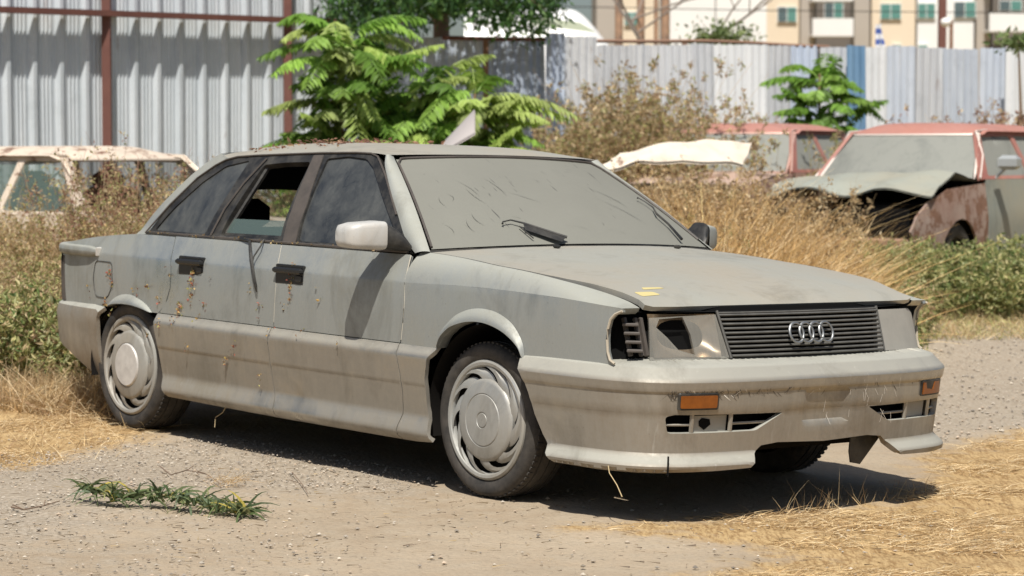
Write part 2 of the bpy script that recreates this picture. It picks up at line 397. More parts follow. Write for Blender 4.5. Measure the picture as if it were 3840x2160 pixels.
def arch_lip(mb, outer, inner, off=.028):
    O, LO = resample([(a, b) for a, b in outer]); I, LI = resample([(a, b) for a, b in inner])
    def f(u, v):
        po, _ = along((O, LO), u*LO[-1]); pi, _ = along((I, LI), u*LI[-1])
        e = math.sin(math.pi*min(u, 1-u)*1.0)**.5 if 0 < u < 1 else 0
        e = .35+.65*min(1, e*1.2)
        if v < .75: t = v/.75; return side(po[0]+(pi[0]-po[0])*t, po[1]+(pi[1]-po[1])*t, off*e*math.sin(t*math.pi/2)+.001)
        t = (v-.75)/.25; return side(pi[0], pi[1], off*e*(1-t)-.045*t+.001)
    mb.grid(f, 48, 12, flip=True)
for mir in BOTH:
    # --- front wing
    f = [(gx_(GFD, z), z) for z in (.575, .64, .70, .76, .82)]+[(x, crz(x)) for x in (-.505, -.3, -.1, .1, .3, .5, .65, .765)]
    f += [(.768, .786), (.735, .775), (.715, .755), (.706, .72), (.704, .68), (.708, .635), (.72, .60), (.745, .578), (.72, .572)]+ARCHF
    mb = panel(f, side, .03, flip=False, thick=.016, rows=[.585, .595, .61, .63, .65, .67, .69, .71, .73, .75, .77, .79, .805, .818])
    mb.grid(shoulder, 60, 8, flip=False); mb.grid(lambda u, v: (lambda q: (q[0]-.025*u*u, q[1]+.002*u, q[2]-.024*u))(shoulder(1, v)), 2, 8, flip=True)
    arch_lip(mb, FLARF, ARCHF)
    mb.build('front_wing', M['paint'], car, 40, mir=mir)
    # --- doors (belt line to cladding, with the lower cladding as a sub-part)
    zz = (.578, .64, .70, .76, .82, .88, .938)
    d = [(gx_(GFD, z)-.007, z) for z in zz]+[(gx_(GDD, z)+.003, z) for z in zz[::-1]]
    fd = panel(d, side, .045, rows=DROW).build('front_door', M['paint'], car, 40, mir=mir)
    d = [(gx_(GDD, z)-.003, z) for z in zz]+[(gx_(GRQ, z)+.003, z) for z in zz[::-1]]
    rd = panel(d, side, .045, rows=DROW).build('rear_door', M['paint'], car, 40, mir=mir)
    CE = [(-.262, .574), (-.30, .53), (-.322, .45), (-.325, .33), (-.312, .26), (-.285, .20)]
    CR = [(-2.398, .574), (-2.392, .50), (-2.375, .42), (-2.360, .30), (-2.335, .235), (-2.295, .192)]
    cdf = [(-.516, .574), (-.50, .52), (-.486, .45), (-.482, .38), (-.488, .31), (-.503, .24), (-.508, .18)]
    cdr = [(-1.436, .574), (-1.433, .55), (-1.425, .42), (-1.417, .30), (-1.395, .24), (-1.392, .18)]
    panel(CE[:-1]+[(-.285, .19), (-.4, .181), (-.505, .18)]+[(a+.005, b) for a, b in cdf[::-1]], clad, .03, rows=CROW).build('wing_cladding', M['clad'], car, 30, mir=mir)
    panel([(a, b) for a, b in cdf]+[(a+.0025, b) for a, b in cdr[::-1]], clad, .03, rows=CROW).build('door_cladding', M['clad'], fd, 30, mir=mir)
    panel([(a-.0025, b) for a, b in cdr]+CR[::-1], clad, .03, rows=CROW).build('door_cladding', M['clad'], rd, 30, mir=mir)
    # --- rear quarter
    q = [(gx_(GRQ, z)-.003, z) for z in (.575, .62, .70, .78, .86, .935)][::-1]
    top = [(-3.475, .852), (-3.4, .868), (-3.25, .888), (-3.1, .905), (-2.9, .922), (-2.72, .934), (-2.5, .936)]
    o = [(-2.40, .575)]+ARCHR+[(-3.0, .572), (-3.385, .564), (-3.40, .62), (-3.415, .72), (-3.425, .795), (-3.478, .80)]+top+q[:-1]
    mb = panel(o, side, .045, rows=DROW); arch_lip(mb, FLARR, ARCHR, .025)
    qp = mb.build('rear_quarter_panel', M['paint'], car, 40, mir=mir)
    fl = rnd([(-3.06, .70), (-3.045, .79), (-2.865, .79), (-2.85, .68), (-2.90, .615), (-3.03, .615)], .03)
    MBx = MB(); pts = [side(a, b, .0015) for a, b in fl]; MBx.tube(pts+[pts[0]], .0022, 5)
    if not mir: MBx.build('fuel_flap', M['black'], qp)
    # --- window frames: black, with three openings
    dlo = [(-2.627, .943), (-2.516, 1.081), (-2.395, 1.213), (-2.30, 1.275), (-2.235, 1.303), (-2.154, 1.318), (-1.998, 1.327), (-1.778, 1.336), (-1.506, 1.346), (-1.241, 1.352), (-1.13, 1.350), (-1.075, 1.338), (-1.04, 1.318), (-.947, 1.26), (-.73, 1.096), (-.543, .946), (-.899, .943), (-1.476, .944), (-2.144, .942)]
    hf = rnd([(-1.440, 1.322), (-1.289, 1.334), (-1.15, 1.326), (-1.065, 1.288), (-.82, 1.118), (-.605, .962), (-1.365, .958)], .02)
    hr = rnd([(-1.900, 1.285), (-1.745, 1.298), (-1.55, 1.305), (-1.500, .962), (-1.985, .958)], .02)
    hq = rnd([(-2.57, .958), (-2.465, 1.073), (-2.335, 1.195), (-2.215, 1.272), (-2.04, 1.303), (-2.065, 1.142), (-2.115, .958)], .02)
    fr = panel(dlo, lambda a, b: side(a, b, .001), .03, holes=(hf, hr, hq), thick=.035).build('window_frame', M['black'], car, 40, mir=mir)
    panel(hf, lambda a, b: side(a, b, -.010), .05, thick=.004).build('front_door_glass', M['sideglass'], car, 40, mir=mir)
    panel(hq, lambda a, b: side(a, b, -.007), .05, thick=.004).build('quarter_glass', M['sideglass'], car, 40, mir=mir)
    if mir: panel(hr, lambda a, b: side(a, b, -.012), .05, thick=.004).build('rear_door_glass', M['farglass'], car, 40, mir=mir)
    else: panel([(-1.99, .95), (-1.95, 1.035), (-1.515, 1.04), (-1.50, .95)], lambda a, b: side(a, b, -.022), .05, thick=.004).build('lowered_window_pane', M['pane'], car, 40)
    bp = panel([(-1.552, 1.335), (-1.478, 1.338), (-1.40, 1.12), (-1.372, .95), (-1.470, .95), (-1.50, 1.12)], lambda a, b: side(a, b, .005), .04, thick=.006).build('pillar_trim', M['plast'], car, 40, mir=mir)
    mb = MB(); mb.tube([side(a, b, .006) for a, b in dlo[:15]], .0045, 5); mb.tube([side(x, .947, .004) for x in (-.56, -.9, -1.2, -1.5, -1.9, -2.3, -2.6)], .006, 5)
    mb.tube([side(a, b, .010) for a, b in ((-1.90, 1.315), (-1.97, 1.20), (-2.02, 1.08), (-2.05, .955))], .005, 5)
    mb.build('window_seal', M['plast'], car, 40, mir=mir)
    # dark window reveal for the open window
    mb = MB(); 
    mb.tube([side(a, b, -.03) for a, b in hr+[hr[0]]], .014, 6); mb.build('window_channel', M['black'], car, 40, mir=mir)
    # --- windscreen pillar
    e1 = resample([(-1.03, 1.345), (-1.005, 1.31), (-.947, 1.262), (-.73, 1.098), (-.60, .992), (-.515, .945)])
    def apil(u, v, e1=e1):
        p, _ = along(e1, u*e1[1][-1]); a = Vector(side(p[0], p[1], .0)); b = Vector(screen(-1.0, 1.0-u*1.02, .004))
        m_ = (a+b)/2+Vector((.016, -.018, .010))
        return tuple(a*(1-v)**2+m_*2*v*(1-v)+b*v*v)
    MB().grid(apil, 30, 8).build('windscreen_pillar', M['paint'], car, 50, mir=mir)
    # rear pillar strip
    cin = [(-2.629, .936), (-2.518, 1.083), (-2.397, 1.215), (-2.30, 1.278), (-2.225, 1.308)]; cou = [(-2.33, 1.330), (-2.40, 1.29), (-2.475, 1.228), (-2.60, 1.09), (-2.72, .934)]
    panel(cin+cou, lambda a, b: side(a, b, -.002), .03, thick=.02).build('rear_pillar', M['paint'], car, 40, mir=mir)
    # door handles
    for nm, door, x0, z0 in (('f', fd, -1.318, .818), ('r', rd, -2.118, .815)):
        mb = MB(); y0 = side(x0, z0)[1]
        mb.box((x0, y0+.003, z0-.004), (.205, .014, .088), bev=.004)
        mb.box((x0, y0-.014, z0+.014), (.205, .022, .026), bev=.008)
        mb.box((x0+.075, y0-.006, z0-.018), (.04, .012, .03), bev=.004)
        mb.build('door_handle', M['blk2'], door, 40, mir=mir)
    # mirror
    mb = MB()
    prof = [(-.875, .012, .012), (-.90, .042, .045), (-.93, .056, .060)]
    def mring(y, hx, z0, z1, xc, n=24, p=3.2):
        out = []
        for k in range(n):
            t = 2*math.pi*k/n; c, s_ = math.cos(t), math.sin(t)
            out.append((xc+hx*math.copysign(abs(c)**(2/p), c), y, (z0+z1)/2+(z1-z0)/2*math.copysign(abs(s_)**(2/p), s_)))
        return out
    rings = [mring(-.845, .10, .948, .985, -.635), mring(-.865, .09, .950, 1.02, -.635), mring(-.90, .065, .955, 1.055, -.64), mring(-.935, .062, .958, 1.070, -.648)]
    vs = [q for r_ in rings for q in r_]; fs = [(i*24+k, i*24+(k+1) % 24, (i+1)*24+(k+1) % 24, (i+1)*24+k) for i in range(3) for k in range(24)]
    mf = MB().add(vs, fs).build('mirror_foot', M['black'], None, 50, mir=mir)
    rings = [mring(-.936, .066, .955, 1.073, -.648, p=5), mring(-.95, .068, .954, 1.074, -.65, p=5), mring(-1.05, .066, .958, 1.066, -.668, p=5), mring(-1.085, .060, .964, 1.056, -.676, p=5), mring(-1.097, .046, .975, 1.042, -.68, p=4), mring(-1.099, .02, .99, 1.02, -.68)]
    vs = [q for r_ in rings for q in r_]; fs = [(i*24+k, i*24+(k+1) % 24, (i+1)*24+(k+1) % 24, (i+1)*24+k) for i in range(5) for k in range(24)]; fs.append(tuple(range(120, 144)))
    if mir: vs = [(x, -.90+(y+.90)*.55, z-.012) for x, y, z in vs]
    wm = MB().add(vs, fs).build('wing_mirror', M['white'] if not mir else M['paint'], car, 40, mir=mir); mf.parent = wm
    if mir:
        for v_ in mf.data.vertices: v_.co.y = .90+(v_.co.y-.90)*(.55 if v_.co.y > .90 else 1)
    # rear bumper, side part + tail lamp
    rb = [(-2.905, .562), (-2.935, .50), (-2.945, .38), (-2.945, .25), (-2.93, .195), (-3.02, .215), (-3.12, .26), (-3.28, .335), (-3.40, .40), (-3.47, .46), (-3.53, .52), (-3.50, .55), (-3.42, .56)]
    RPL = resample([(-2.9, -.895), (-3.1, -.875), (-3.3, -.85), (-3.45, -.81), (-3.56, -.74), (-3.64, -.60), (-3.69, -.40), (-3.71, -.2), (-3.72, 0)]); RL = RPL[1][-1]
    def rbump(s, z, off=0.):
        p, n = along(RPL, min(s, RL)); n = (-n[0], -n[1])
        o = interp([(.18, -.06), (.25, -.03), (.35, .0), (.50, .018), (.54, .022), (.568, -.005), (.585, -.04)], z)+off
        return (p[0]+n[0]*o*(1 if n[0] < 0 or abs(n[0]) < .3 else -1), p[1]+n[1]*o, z)
    def rb2(s, z):
        p, n = along(RPL, min(s, RL)); n = Vector((n[0], n[1]));
        if n.y > 0 or (abs(n.y) < .1 and n.x > 0): n = -n
        o = interp([(.18, -.06), (.25, -.03), (.35, .0), (.50, .018), (.54, .022), (.568, -.005), (.585, -.04)], z)
        return (p[0]+n.x*o, p[1]+n.y*o, z)
    panel([(.005, .572), (.035, .52), (.045, .38), (.045, .25), (.03, .197), (.12, .215), (.25, .262), (.42, .33), (.60, .37), (RL, .37), (RL, .585), (.3, .582)], rb2, .04, flip=True).build('rear_bumper', M['clad'], car, 40, mir=mir)
    def tail(s, z):
        q = rb2(s, z); return (q[0]*.982+.0, q[1]*.955, z)
    panel([(.64, .575), (RL, .575), (RL, .84), (.60, .84)], lambda s, z: (along(RPL, s)[0][0]+.03, along(RPL, s)[0][1]*.97, z), .05, flip=True).build('tail_panel', M['paint'], car, 40, mir=mir)
    mb = MB(); xs = [-3.44, -3.50, -3.56, -3.62]
    mb.grid(lambda u, v: (-3.43-.115*u-.03*math.sin(v*math.pi*.5), -.808+.11*u, .575+.235*v), 6, 4, flip=True)
    panel([(-3.39, .572), (-3.43, .79), (-3.485, .795), (-3.47, .68), (-3.45, .572)], lambda a, b: side(a, b, -.002), .03, mb=mb, thick=.01)
    mb.build('tail_lamp', M['plast'], car, 40, mir=mir)
    # spoiler end wrapping the boot edge
    sp = resample([(-3.02, -.858), (-3.25, -.842), (-3.40, -.815), (-3.52, -.76), (-3.61, -.62), (-3.665, -.35), (-3.68, 0)])
    def spf(u, v):
        p, n = along(sp, u*sp[1][-1]); t = v*2*math.pi
        a, b = .022, .027; e = min(1, .55+u*8)
        c, s_ = math.cos(t), math.sin(t)
        return (p[0]-n[0]*0+(a*c*e)*(-abs(n[1])*0+(-1 if u > .45 else -.3)), p[1]+(a*c*e)*(-1 if u < .45 else -.2), .834+b*math.copysign(abs(s_)**.6, s_)*e-.0*u)
    mb = MB().grid(spf, 40, 14); mb.add([spf(0, k/14) for k in range(14)], [tuple(range(14))])
    bs_ = mb.build('boot_spoiler', M['paint'], car, 50, mir=mir)
    q0 = spf(0, 0); MB().box((-3.018, -.855, .834), (.012, .030, .046), bev=.005).build('end_cap', M['white'], bs_, 40, mir=mir)
    # wheels
    for x0, rear in ((0, False), (-2.687, True)):
        yc = -.772
        we = empty('wheel', None, None); we.parent = car
        c = (x0, yc, .308)
        mb = MB().lathe([(.215, -.06), (.232, -.083), (.240, -.094), (.252, -.101), (.268, -.104), (.285, -.101), (.298, -.092), (.306, -.076), (.309, -.062), (.3095, -.048), (.300, -.047), (.300, -.040), (.311, -.039), (.312, -.004), (.302, -.003), (.302, .003), (.312, .004), (.311, .039), (.300, .040), (.300, .047), (.3095, .048), (.306, .076), (.29, .096), (.26, .10), (.22, .08)], 72, c)
        for k in range(72):                                   # shoulder blocks
            t = 2*math.pi*(k+.5)/72; mb.box((c[0]+.307*math.cos(t), c[1]-.069, c[2]+.307*math.sin(t)), (.007, .026, .013), Matrix.Rotation(-t, 3, 'Y'))
        tv = mb.v   # a slack tyre spreads where it stands
        mb.v = [(x, y-(.012 if z < .06 else 0)*(1 if y < yc else -1)*(1-z/.06 if z < .06 else 0), max(z, .004+.0*abs(y))) for x, y, z in tv]
        tyre = mb.build('tyre', M['rubber'], we, 40, mir=mir)
        cc = (x0, yc, .308)
        mb = MB().lathe([(.241, -.090), (.238, -.100), (.230, -.105), (.219, -.103), (.212, -.094), (.210, -.08)], 64, cc)
        mb.lathe([(.165, -.07), (.165, -.097), (.160, -.104), (.150, -.108), (.108, -.115), (.105, -.112), (.101, -.116), (.05, -.119), (.034, -.119), (.032, -.116), (.029, -.116), (.027, -.119), (.001, -.119)], 64, cc)
        for k in range(10):
            t0 = 2*math.pi*k/10+(.2 if rear else .0); vs = []
            for i in range(7):
                u = i/6; a = t0+.62*u-.10*math.sin(u*math.pi); wdt = .46-.07*u; r_ = .160+.056*u; yy = -.099-.002*math.sin(u*3.14)
                for sg in (0, .5, 1): vs.append((cc[0]+r_*math.cos(a+wdt*sg), cc[1]+yy+(.012 if sg == 0 else 0), cc[2]+r_*math.sin(a+wdt*sg)))
            mb.add(vs, [q for i in range(6) for q in ((3*i, 3*i+3, 3*i+4, 3*i+1), (3*i+1, 3*i+4, 3*i+5, 3*i+2))])
        mb.build('wheel_cover', M['cover'], we, 35, mir=mir)
        MB().lathe([(.225, -.066), (.225, -.070), (.001, -.070)], 40, cc).build('wheel_rim', M['under'], we, 30, mir=mir)
        if rear: MB().lathe([(.104, -.114), (.098, -.121), (.001, -.122)], 40, cc).build('hub_cap', M['coverhub'], we, 30, mir=mir)
        mb = MB()   # wheel-arch liner
        mb.grid(lambda u, v: (x0+.02+(.37 if not rear else .36)*math.cos(u*math.pi*1.16-.25), -.885+.34*v, .305+(.385 if not rear else .30)*math.sin(u*math.pi*1.16-.25)), 30, 2, flip=True)
        mb.build('wheel_arch_liner', M['under'], car, 40, mir=mir)
# --- bonnet
he = []
for i in range(17):
    u = -1+i/8; he.append((-.350-.13*u*u, .800*u))
hs = [(x, -_smooth(HG, x)-(.006+.017*sm(-.05, .7, x))) for x in (-.40, -.2, -.05, .1, .25, .4, .55, .65, .73)]
fe = [(.776, .768-.015), (.787, .72), (.792, .60), (.797, .3), (.799, 0)]
ho = [(a, b) for a, b in he][::-1]                     # left to right
out = [(a, -b) for a, b in ho[::-1]][::-1]
outl = [(a, b) for a, b in he]+hs+fe+[(a, -b) for a, b in fe[:-1][::-1]]+[(a, -b) for a, b in hs[::-1]]
def hood2(x, y): q = hood(x, y); return (q[0], q[1], q[2]+.016*sm(.2, .7, x)-.010*sm(.76, .80, x)**2)
hb = panel(outl, hood2, .045, flip=False, thick=.022).build('bonnet', M['hoodpaint'], car, 40)
YEL = mat('yellow_paint_smear', (.52, .44, .20), .8)
mb = MB()
for pts in ([(.655, -.70), (.705, -.70), (.700, -.60), (.665, -.61)], [(.61, -.62), (.635, -.63), (.635, -.52), (.62, -.53)]):
    panel(rnd([(a+.0, b) for a, b in pts], .012), lambda a, b: tuple(Vector(hood2(a, b))+Vector((0, 0, .0015))), .02, mb=mb, thick=.001)
mb.build('paint_smear', YEL, hb, 40)
# --- windscreen + surround
ws = MB().grid(lambda u, v: screen(-.985+1.97*u, .01+v*.965), 40, 20).build('windscreen', M['screen'], car, 60)
mb = MB(); mb.tube([screen(-.985, .02, .004)]+[screen(-.985, k/12, .004) for k in range(1, 12)]+[screen(-.95, .972, .004)]+[screen(-.9+1.8*k/20, .977, .004) for k in range(21)]+[screen(.95, .972, .004)]+[screen(.985, 1-k/12, .004) for k in range(1, 12)], .006, 6)
mb.build('windscreen_seal', M['plast'], car, 60)
mb = MB(); mb.grid(lambda u, v: (lambda q: (q[0]+.07*(1-v)-.01, q[1], q[2]-.028*(1-v)))(screen(-1+2*u, 0)), 30, 3); mb.build('scuttle', M['black'], car, 60)
# --- roof
rl = resample([(-1.030, 1.345), (-1.06, 1.348), (-1.13, 1.352), (-1.241, 1.354), (-1.506, 1.348), (-1.778, 1.338), (-1.998, 1.329), (-2.154, 1.320), (-2.24, 1.306), (-2.30, 1.320)])
def roof(u, t, off=0.):
    p, _ = along(rl, t*rl[1][-1]); e = side(p[0], p[1], -.001)
    uu = 2*u-1; xc = -.975-1.545*t; zc = interp([(-2.6, 1.335), (-2.45, 1.362), (-2.2, 1.388), (-1.7, 1.399), (-1.3, 1.394), (-1.1, 1.378), (-.975, 1.356)], xc)
    pw = 2+1.4*sm(0, .15, t); a = abs(uu)
    yy = e[1]*(-uu) if False else -abs(e[1])*-uu
    yy = abs(e[1])*uu
    return (xc+(e[0]-xc)*a**2, yy, zc+(e[2]-zc)*a**pw+off)
MB().grid(lambda u, v: roof(u, v), 48, 40, flip=True).build('roof', M['hoodpaint'], car, 60)
mb = MB().grid(lambda u, v: roof(.03+.94*u, .02+.96*v, -.035), 24, 20, flip=True); mb.build('headlining', M['void'], car, 60)
# --- rear screen and boot
co_ = resample([(-2.33, 1.330), (-2.40, 1.29), (-2.475, 1.228), (-2.60, 1.09), (-2.72, .934)])
def rscreen(u, v):
    p, _ = along(co_, v*co_[1][-1]); e = side(p[0], p[1], -.004); uu = 2*u-1
    xc = -2.52-.50*v; zc = 1.352-.41*v+.02*math.sin(v*math.pi)
    return (xc+(e[0]-xc)*abs(uu)**2.2, abs(e[1])*uu, zc+(e[2]-zc)*abs(uu)**2.2)
rs0 = MB().grid(rscreen, 30, 12).build('rear_screen', M['farglass'], car, 60)
MB().grid(lambda u, v: (lambda q: (q[0]+.02, q[1]*.97, q[2]-.012))(rscreen(u, v*(.50+.25*(2*u-1)**2))), 24, 6).build('cabin_dark_sheet', M['void'], rs0, 60)  # black sheet added inside the rear screen to darken the cabin view
bo = [(-2.60, -.80), (-2.9, -.80), (-3.1, -.797), (-3.3, -.79), (-3.47, -.765), (-3.55, -.70), (-3.62, -.55), (-3.66, -.3), (-3.67, 0)]
panel(bo+[(a, -b) for a, b in bo[:-1][::-1]], lambda x, y: (x, y, interp([(-3.7, .828), (-3.475, .852), (-3.25, .888), (-2.9, .922), (-2.72, .934)], x)+.022*(1-(abs(y)/.8)**2)), .06).build('boot_lid', M['paint'], car, 40)
# --- front fascia
def both(fn, L):
    def g(s, z):
        if s <= L: return fn(s, z)
        q = fn(2*L-s, z); return (q[0], -q[1], q[2])
    return g
fas = both(fascia, FLEN); F2 = 2*FLEN
panel([(.03, .585), (F2-.03, .585), (F2-.03, .775), (F2-.2, .80), (.2, .80), (.03, .775)], lambda s, z: fas(s, z) if False else (lambda q: (q[0]-.055, q[1]*.985, q[2]))(fas(s, z)), .05, thick=.01).build('radiator_panel', M['void'], car, 40)
mb = MB(); mb.grid(lambda u, v: (lambda q: (q[0]-.10*v+.0, q[1]*(1-.0*v), q[2]))(fas(.08+u*(F2-.16), .783)), 40, 1); mb.build('slam_panel', M['void'], car, 40)
gr = empty('grille', None, None); gr.parent = car
mb = MB(); gs0, gs1 = .520, .548; ns = 10
for i in range(ns):
    z = .619+i*(.771-.619)/(ns-1); sa = gs1+(gs0-gs1)*i/(ns-1)+.004; sb = F2-.502-(.050)*(i == -1)
    for k in range(1):
        def sl(u, v, z=z, sa=sa, sb=sb):
            s = sa+(sb-sa)*u; c = [(.004, -.0045), (.008, 0.), (.004, .0045), (-.022, .0045), (-.022, -.0045), (.004, -.0045)][int(round(v*5))]
            q = fas(s, z); return (q[0]+c[0], q[1], z+c[1])
        mb.grid(sl, 24, 5, flip=True)
for sa, zb in ((gs1, 0), (F2-.50, 1)):
    pts = [fas((gs1+(gs0-gs1)*t) if not zb else F2-.500+.0*t, .610+.178*t) for t in (0, .25, .5, .75, 1)]
    mb.tube([(q[0]+.002, q[1], q[2]) for q in pts], .006, 6)
mb.tube([(lambda q: (q[0]+.0, q[1], q[2]))(fas(gs0+(F2-.5-gs0)*k/20, .779)) for k in range(21)], .0045, 6)
mb.build('grille_slats', M['slat'], gr, 30)
mb = MB()
for k in range(4):
    cy = (k-1.5)*.0555; q = fascia(FLEN, .70); n = 28
    def tor(u, v, cy=cy):
        t = u*2*math.pi; w_ = v*2*math.pi; r_ = .0375+.0052*math.cos(w_); zz = r_*math.sin(t)
        return (q[0]+.026-.30*zz+.0055*math.sin(w_), cy+r_*math.cos(t), .70+zz)
    mb.grid(tor, 40, 8)
mb.build('grille_emblem', M['emb'], gr, 60)
for mir in BOTH:
    hl = empty('headlight', None, None); hl.parent = car
    if not mir:
        hl['label'] = 'broken headlight with a holed lens and an empty indicator cavity'
        o = [(.200, .606), (.225, .762), (.512, .774), (.540, .613)]
        ho_ = [(.247, .727), (.265, .757), (.365, .765), (.386, .70), (.390, .625), (.324, .643), (.285, .69)]
        panel(o, lambda s, z: fascia(s, z, .002), .03, holes=(ho_,), thick=.012).build('headlight_lens', M['lens'], hl, 40)
        mb = MB()
        def bowl(u, v):
            s = .225+.29*u; z = .615+.16*v; d = .075*math.sin(math.pi*u)**.7*math.sin(math.pi*v)**.7
            return fascia(s, z, -.012-d)
        mb.grid(bowl, 16, 12); mb.build('reflector', mat('tarnished_reflector', (.42, .34, .25), .28, .75), hl, 60)
        mb = MB()
        for zz in (.64, .672, .704, .736): mb.box(tuple(Vector(fascia(.155, zz, -.035))), (.10, .06, .012), Matrix.Rotation(-.75, 3, 'Z'), bev=.003)
        for ss in (.13, .175, .197): q = fascia(ss, .69, -.02); mb.box(q, (.014, .014, .15), Matrix.Rotation(-.3, 3, 'Y'), bev=.003)
        mb.grid(lambda u, v: fascia(.02+.03*math.sin(v*math.pi)*0+.05*u, .60+.17*v, -.03-.06*u), 4, 8)
        mb.build('lamp_bracket', M['plast'], hl, 40)
    else:
        o = [(.095, .604), (.545, .612), (.500, .773), (.20, .768), (.125, .735), (.10, .70)]
        panel(rnd(o, .012), lambda s, z: fascia(s, z, .002), .03, thick=.02).build('headlight_lens', M['lens2'], hl, 40, mir=True)
# --- front bumper: one moulding round the nose
def fb(s, z):
    S2 = 2*BLEN; ss = s if s <= BLEN else S2-s
    rec = 1-sm(.105, .118, abs(s-BLEN)); zr = sm(.352, .362, z)*(1-sm(.478, .487, z))
    off = -.014*rec*zr
    q = bumper(ss, z, off)
    return q if s <= BLEN else (q[0], -q[1], q[2])
B2 = 2*BLEN
lo = [(.045, .613), (.052, .575), (.095, .52), (.13, .45), (.158, .37), (.20, .295), (.25, .232), (.29, .200), (.5, .194), (.74, .196), (.76, .20), (.95, .204), (1.082, .208), (1.10, .224), (1.125, .255), (1.165, .284), (1.25, .292), (BLEN, .283)]
fbo = lo+[(B2-a, b) for a, b in lo[:-1][::-1]]
fog = rnd([(.735, .405), (.77, .413), (1.262, .407), (1.128, .343), (.745, .343)], .014)
fogs = [fog, [(B2-a, b) for a, b in fog[::-1]]]
fbm = panel(fbo, fb, .030, holes=fogs, thick=.022, rows=BROW).build('front_bumper', M['clad'], car, 28)
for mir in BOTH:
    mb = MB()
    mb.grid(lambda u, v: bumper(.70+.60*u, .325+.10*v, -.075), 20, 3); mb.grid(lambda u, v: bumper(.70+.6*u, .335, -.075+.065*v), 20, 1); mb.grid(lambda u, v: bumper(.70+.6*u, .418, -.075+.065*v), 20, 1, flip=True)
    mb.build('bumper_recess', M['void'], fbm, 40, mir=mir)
    for ss in (.838, 1.010):
        MB().tube([bumper(ss, z, -.012) for z in (.338, .36, .38, .40, .414)], .009, 6).build('upright_bar', M['clad'], fbm, 40, mir=mir)
    for sa, sb in ((.742, .838), (1.010, 1.20)):
        MB().tube([bumper(sa+(sb-sa)*k/6, .373, -.018) for k in range(7)], .0055, 6).build('cross_bar', M['clad'], fbm, 40, mir=mir)
    mb = MB(); mb.grid(lambda u, v: bumper(.852+.146*u, .346+.060*v, -.022), 8, 4)
    fl_ = mb.build('fog_lamp', M['lens2'] if not mir else M['lens2'], fbm, 40, mir=mir)
    if not mir: panel([(.872, .385), (.885, .398), (.92, .392), (.925, .372), (.898, .352), (.875, .368)], lambda s, z: bumper(s, z, -.019), .02, thick=.002).build('broken_hole', M['void'], fl_, 40)
    mb = MB(); panel(rnd([(.776, .431), (.776, .492), (.935, .492), (.935, .431)], .008), lambda s, z: bumper(s, z, .006), .03, mb=mb, thick=.02)
    ind = mb.build('indicator', M['black'], fbm, 40, mir=mir)
    o = rnd([(.784, .438), (.784, .485), (.927, .485), (.927, .438)], .006)
    if mir: o = [(.784, .438), (.80, .485), (.84, .485), (.85, .455), (.90, .46), (.91, .485), (.927, .485), (.927, .438)]
    panel(o, lambda s, z: bumper(s, z, .010), .03, thick=.006).build('indicator_lens', M['amber'], ind, 40, mir=mir)
# scrapes along the bumper ridge
rs = random.Random(4); mb = MB(); mb2 = MB()
for k in range(150):
    s = .74+abs(rs.gauss(0, .19)) if rs.random() < .85 else rs.uniform(.75, 2.1); s = min(s, B2-.7)
    z0 = rs.uniform(.482, .506); dz = rs.uniform(-.026, -.004); ds = -dz*rs.uniform(.2, 1.4)*rs.choice((1, 1, 1, -1)); t = rs.uniform(.0006, .0022)
    def q(s, z): c = Vector(fb(s, z)); n = (c-Vector((.5, 0, z))).normalized(); return c+n*.0012
    a = q(s, z0); b = q(s+ds, z0+dz); e = (b-a).normalized().cross(Vector((1, 0, 0)))*t
    (mb if rs.random() < .93 else mb2).add([a-e, b-e*.3, b+e*.3, a+e], [(0, 1, 2, 3), (3, 2, 1, 0)])
tag(mb.build('scrape_marks', mat('dark_scrape', (.08, .065, .05), .9), fbm, 0), kind='stuff')
for k in range(22):
    s = rs.uniform(1.5, 1.95); z0 = rs.uniform(.36, .52); dz = rs.uniform(-.05, -.02); ds = -dz*rs.uniform(-.5, 1.2)
    a = Vector(fb(s, z0))+Vector((.0015, 0, 0)); b = Vector(fb(s+ds, z0+dz))+Vector((.0015, 0, 0)); e = (b-a).normalized().cross(Vector((1, 0, 0)))*.0008
    mb2.add([a-e, b-e, b+e, a+e], [(0, 1, 2, 3), (3, 2, 1, 0)])
mb2.build('bumper_scratch', mat('pale_scratch', (.72, .68, .60), .8), fbm, 0)
# torn undertray flap
mb = MB(); panel([(.43, .285), (.30, .165), (.245, .175), (.235, .22), (.24, .275)], lambda y, z: (.93, y, z), .03, thick=.006, mb=mb); mb.build('torn_undertray', M['black'], car, 30)
# --- wipers
mb = MB(); mb.tube([screen(-.195, .030, .02), screen(-.40, .175, .02), screen(-.47, .215, .018), screen(-.525, .205, .016), screen(-.532, .19, .014)], [.007, .005, .0035, .003, .005], 6)
mb.tube([screen(-.40, .045, .012), screen(-.435, .165, .012)], .003, 5)
pts = [screen(-.20, .03, .022), screen(-.41, .18, .022)]
a, b = Vector(pts[0]), Vector(pts[1]); mb.add([a, b, b+Vector((.03, -.012, -.03)), a+Vector((.025, -.045, -.02))], [(0, 1, 2, 3), (3, 2, 1, 0)])
mb.build('wiper_arm', M['black'], car, 40)
mb = MB(); mb.tube([screen(.735, .035, .018), screen(.79, .20, .018), screen(.80, .31, .018), screen(.865, .39, .016), screen(.862, .45, .016), screen(.842, .505, .015), screen(.832, .495, .014)], [.007, .005, .005, .0035, .003, .003, .004], 6)
mb.build('wiper_arm', M['black'], car, 40)
for y in (-.28, .42):
    q = hood(-.245, y); MB().box((q[0]-.03, y, q[2]+.010), (.03, .018, .016), bev=.005).build('washer_jet', M['black'], hb, 40)
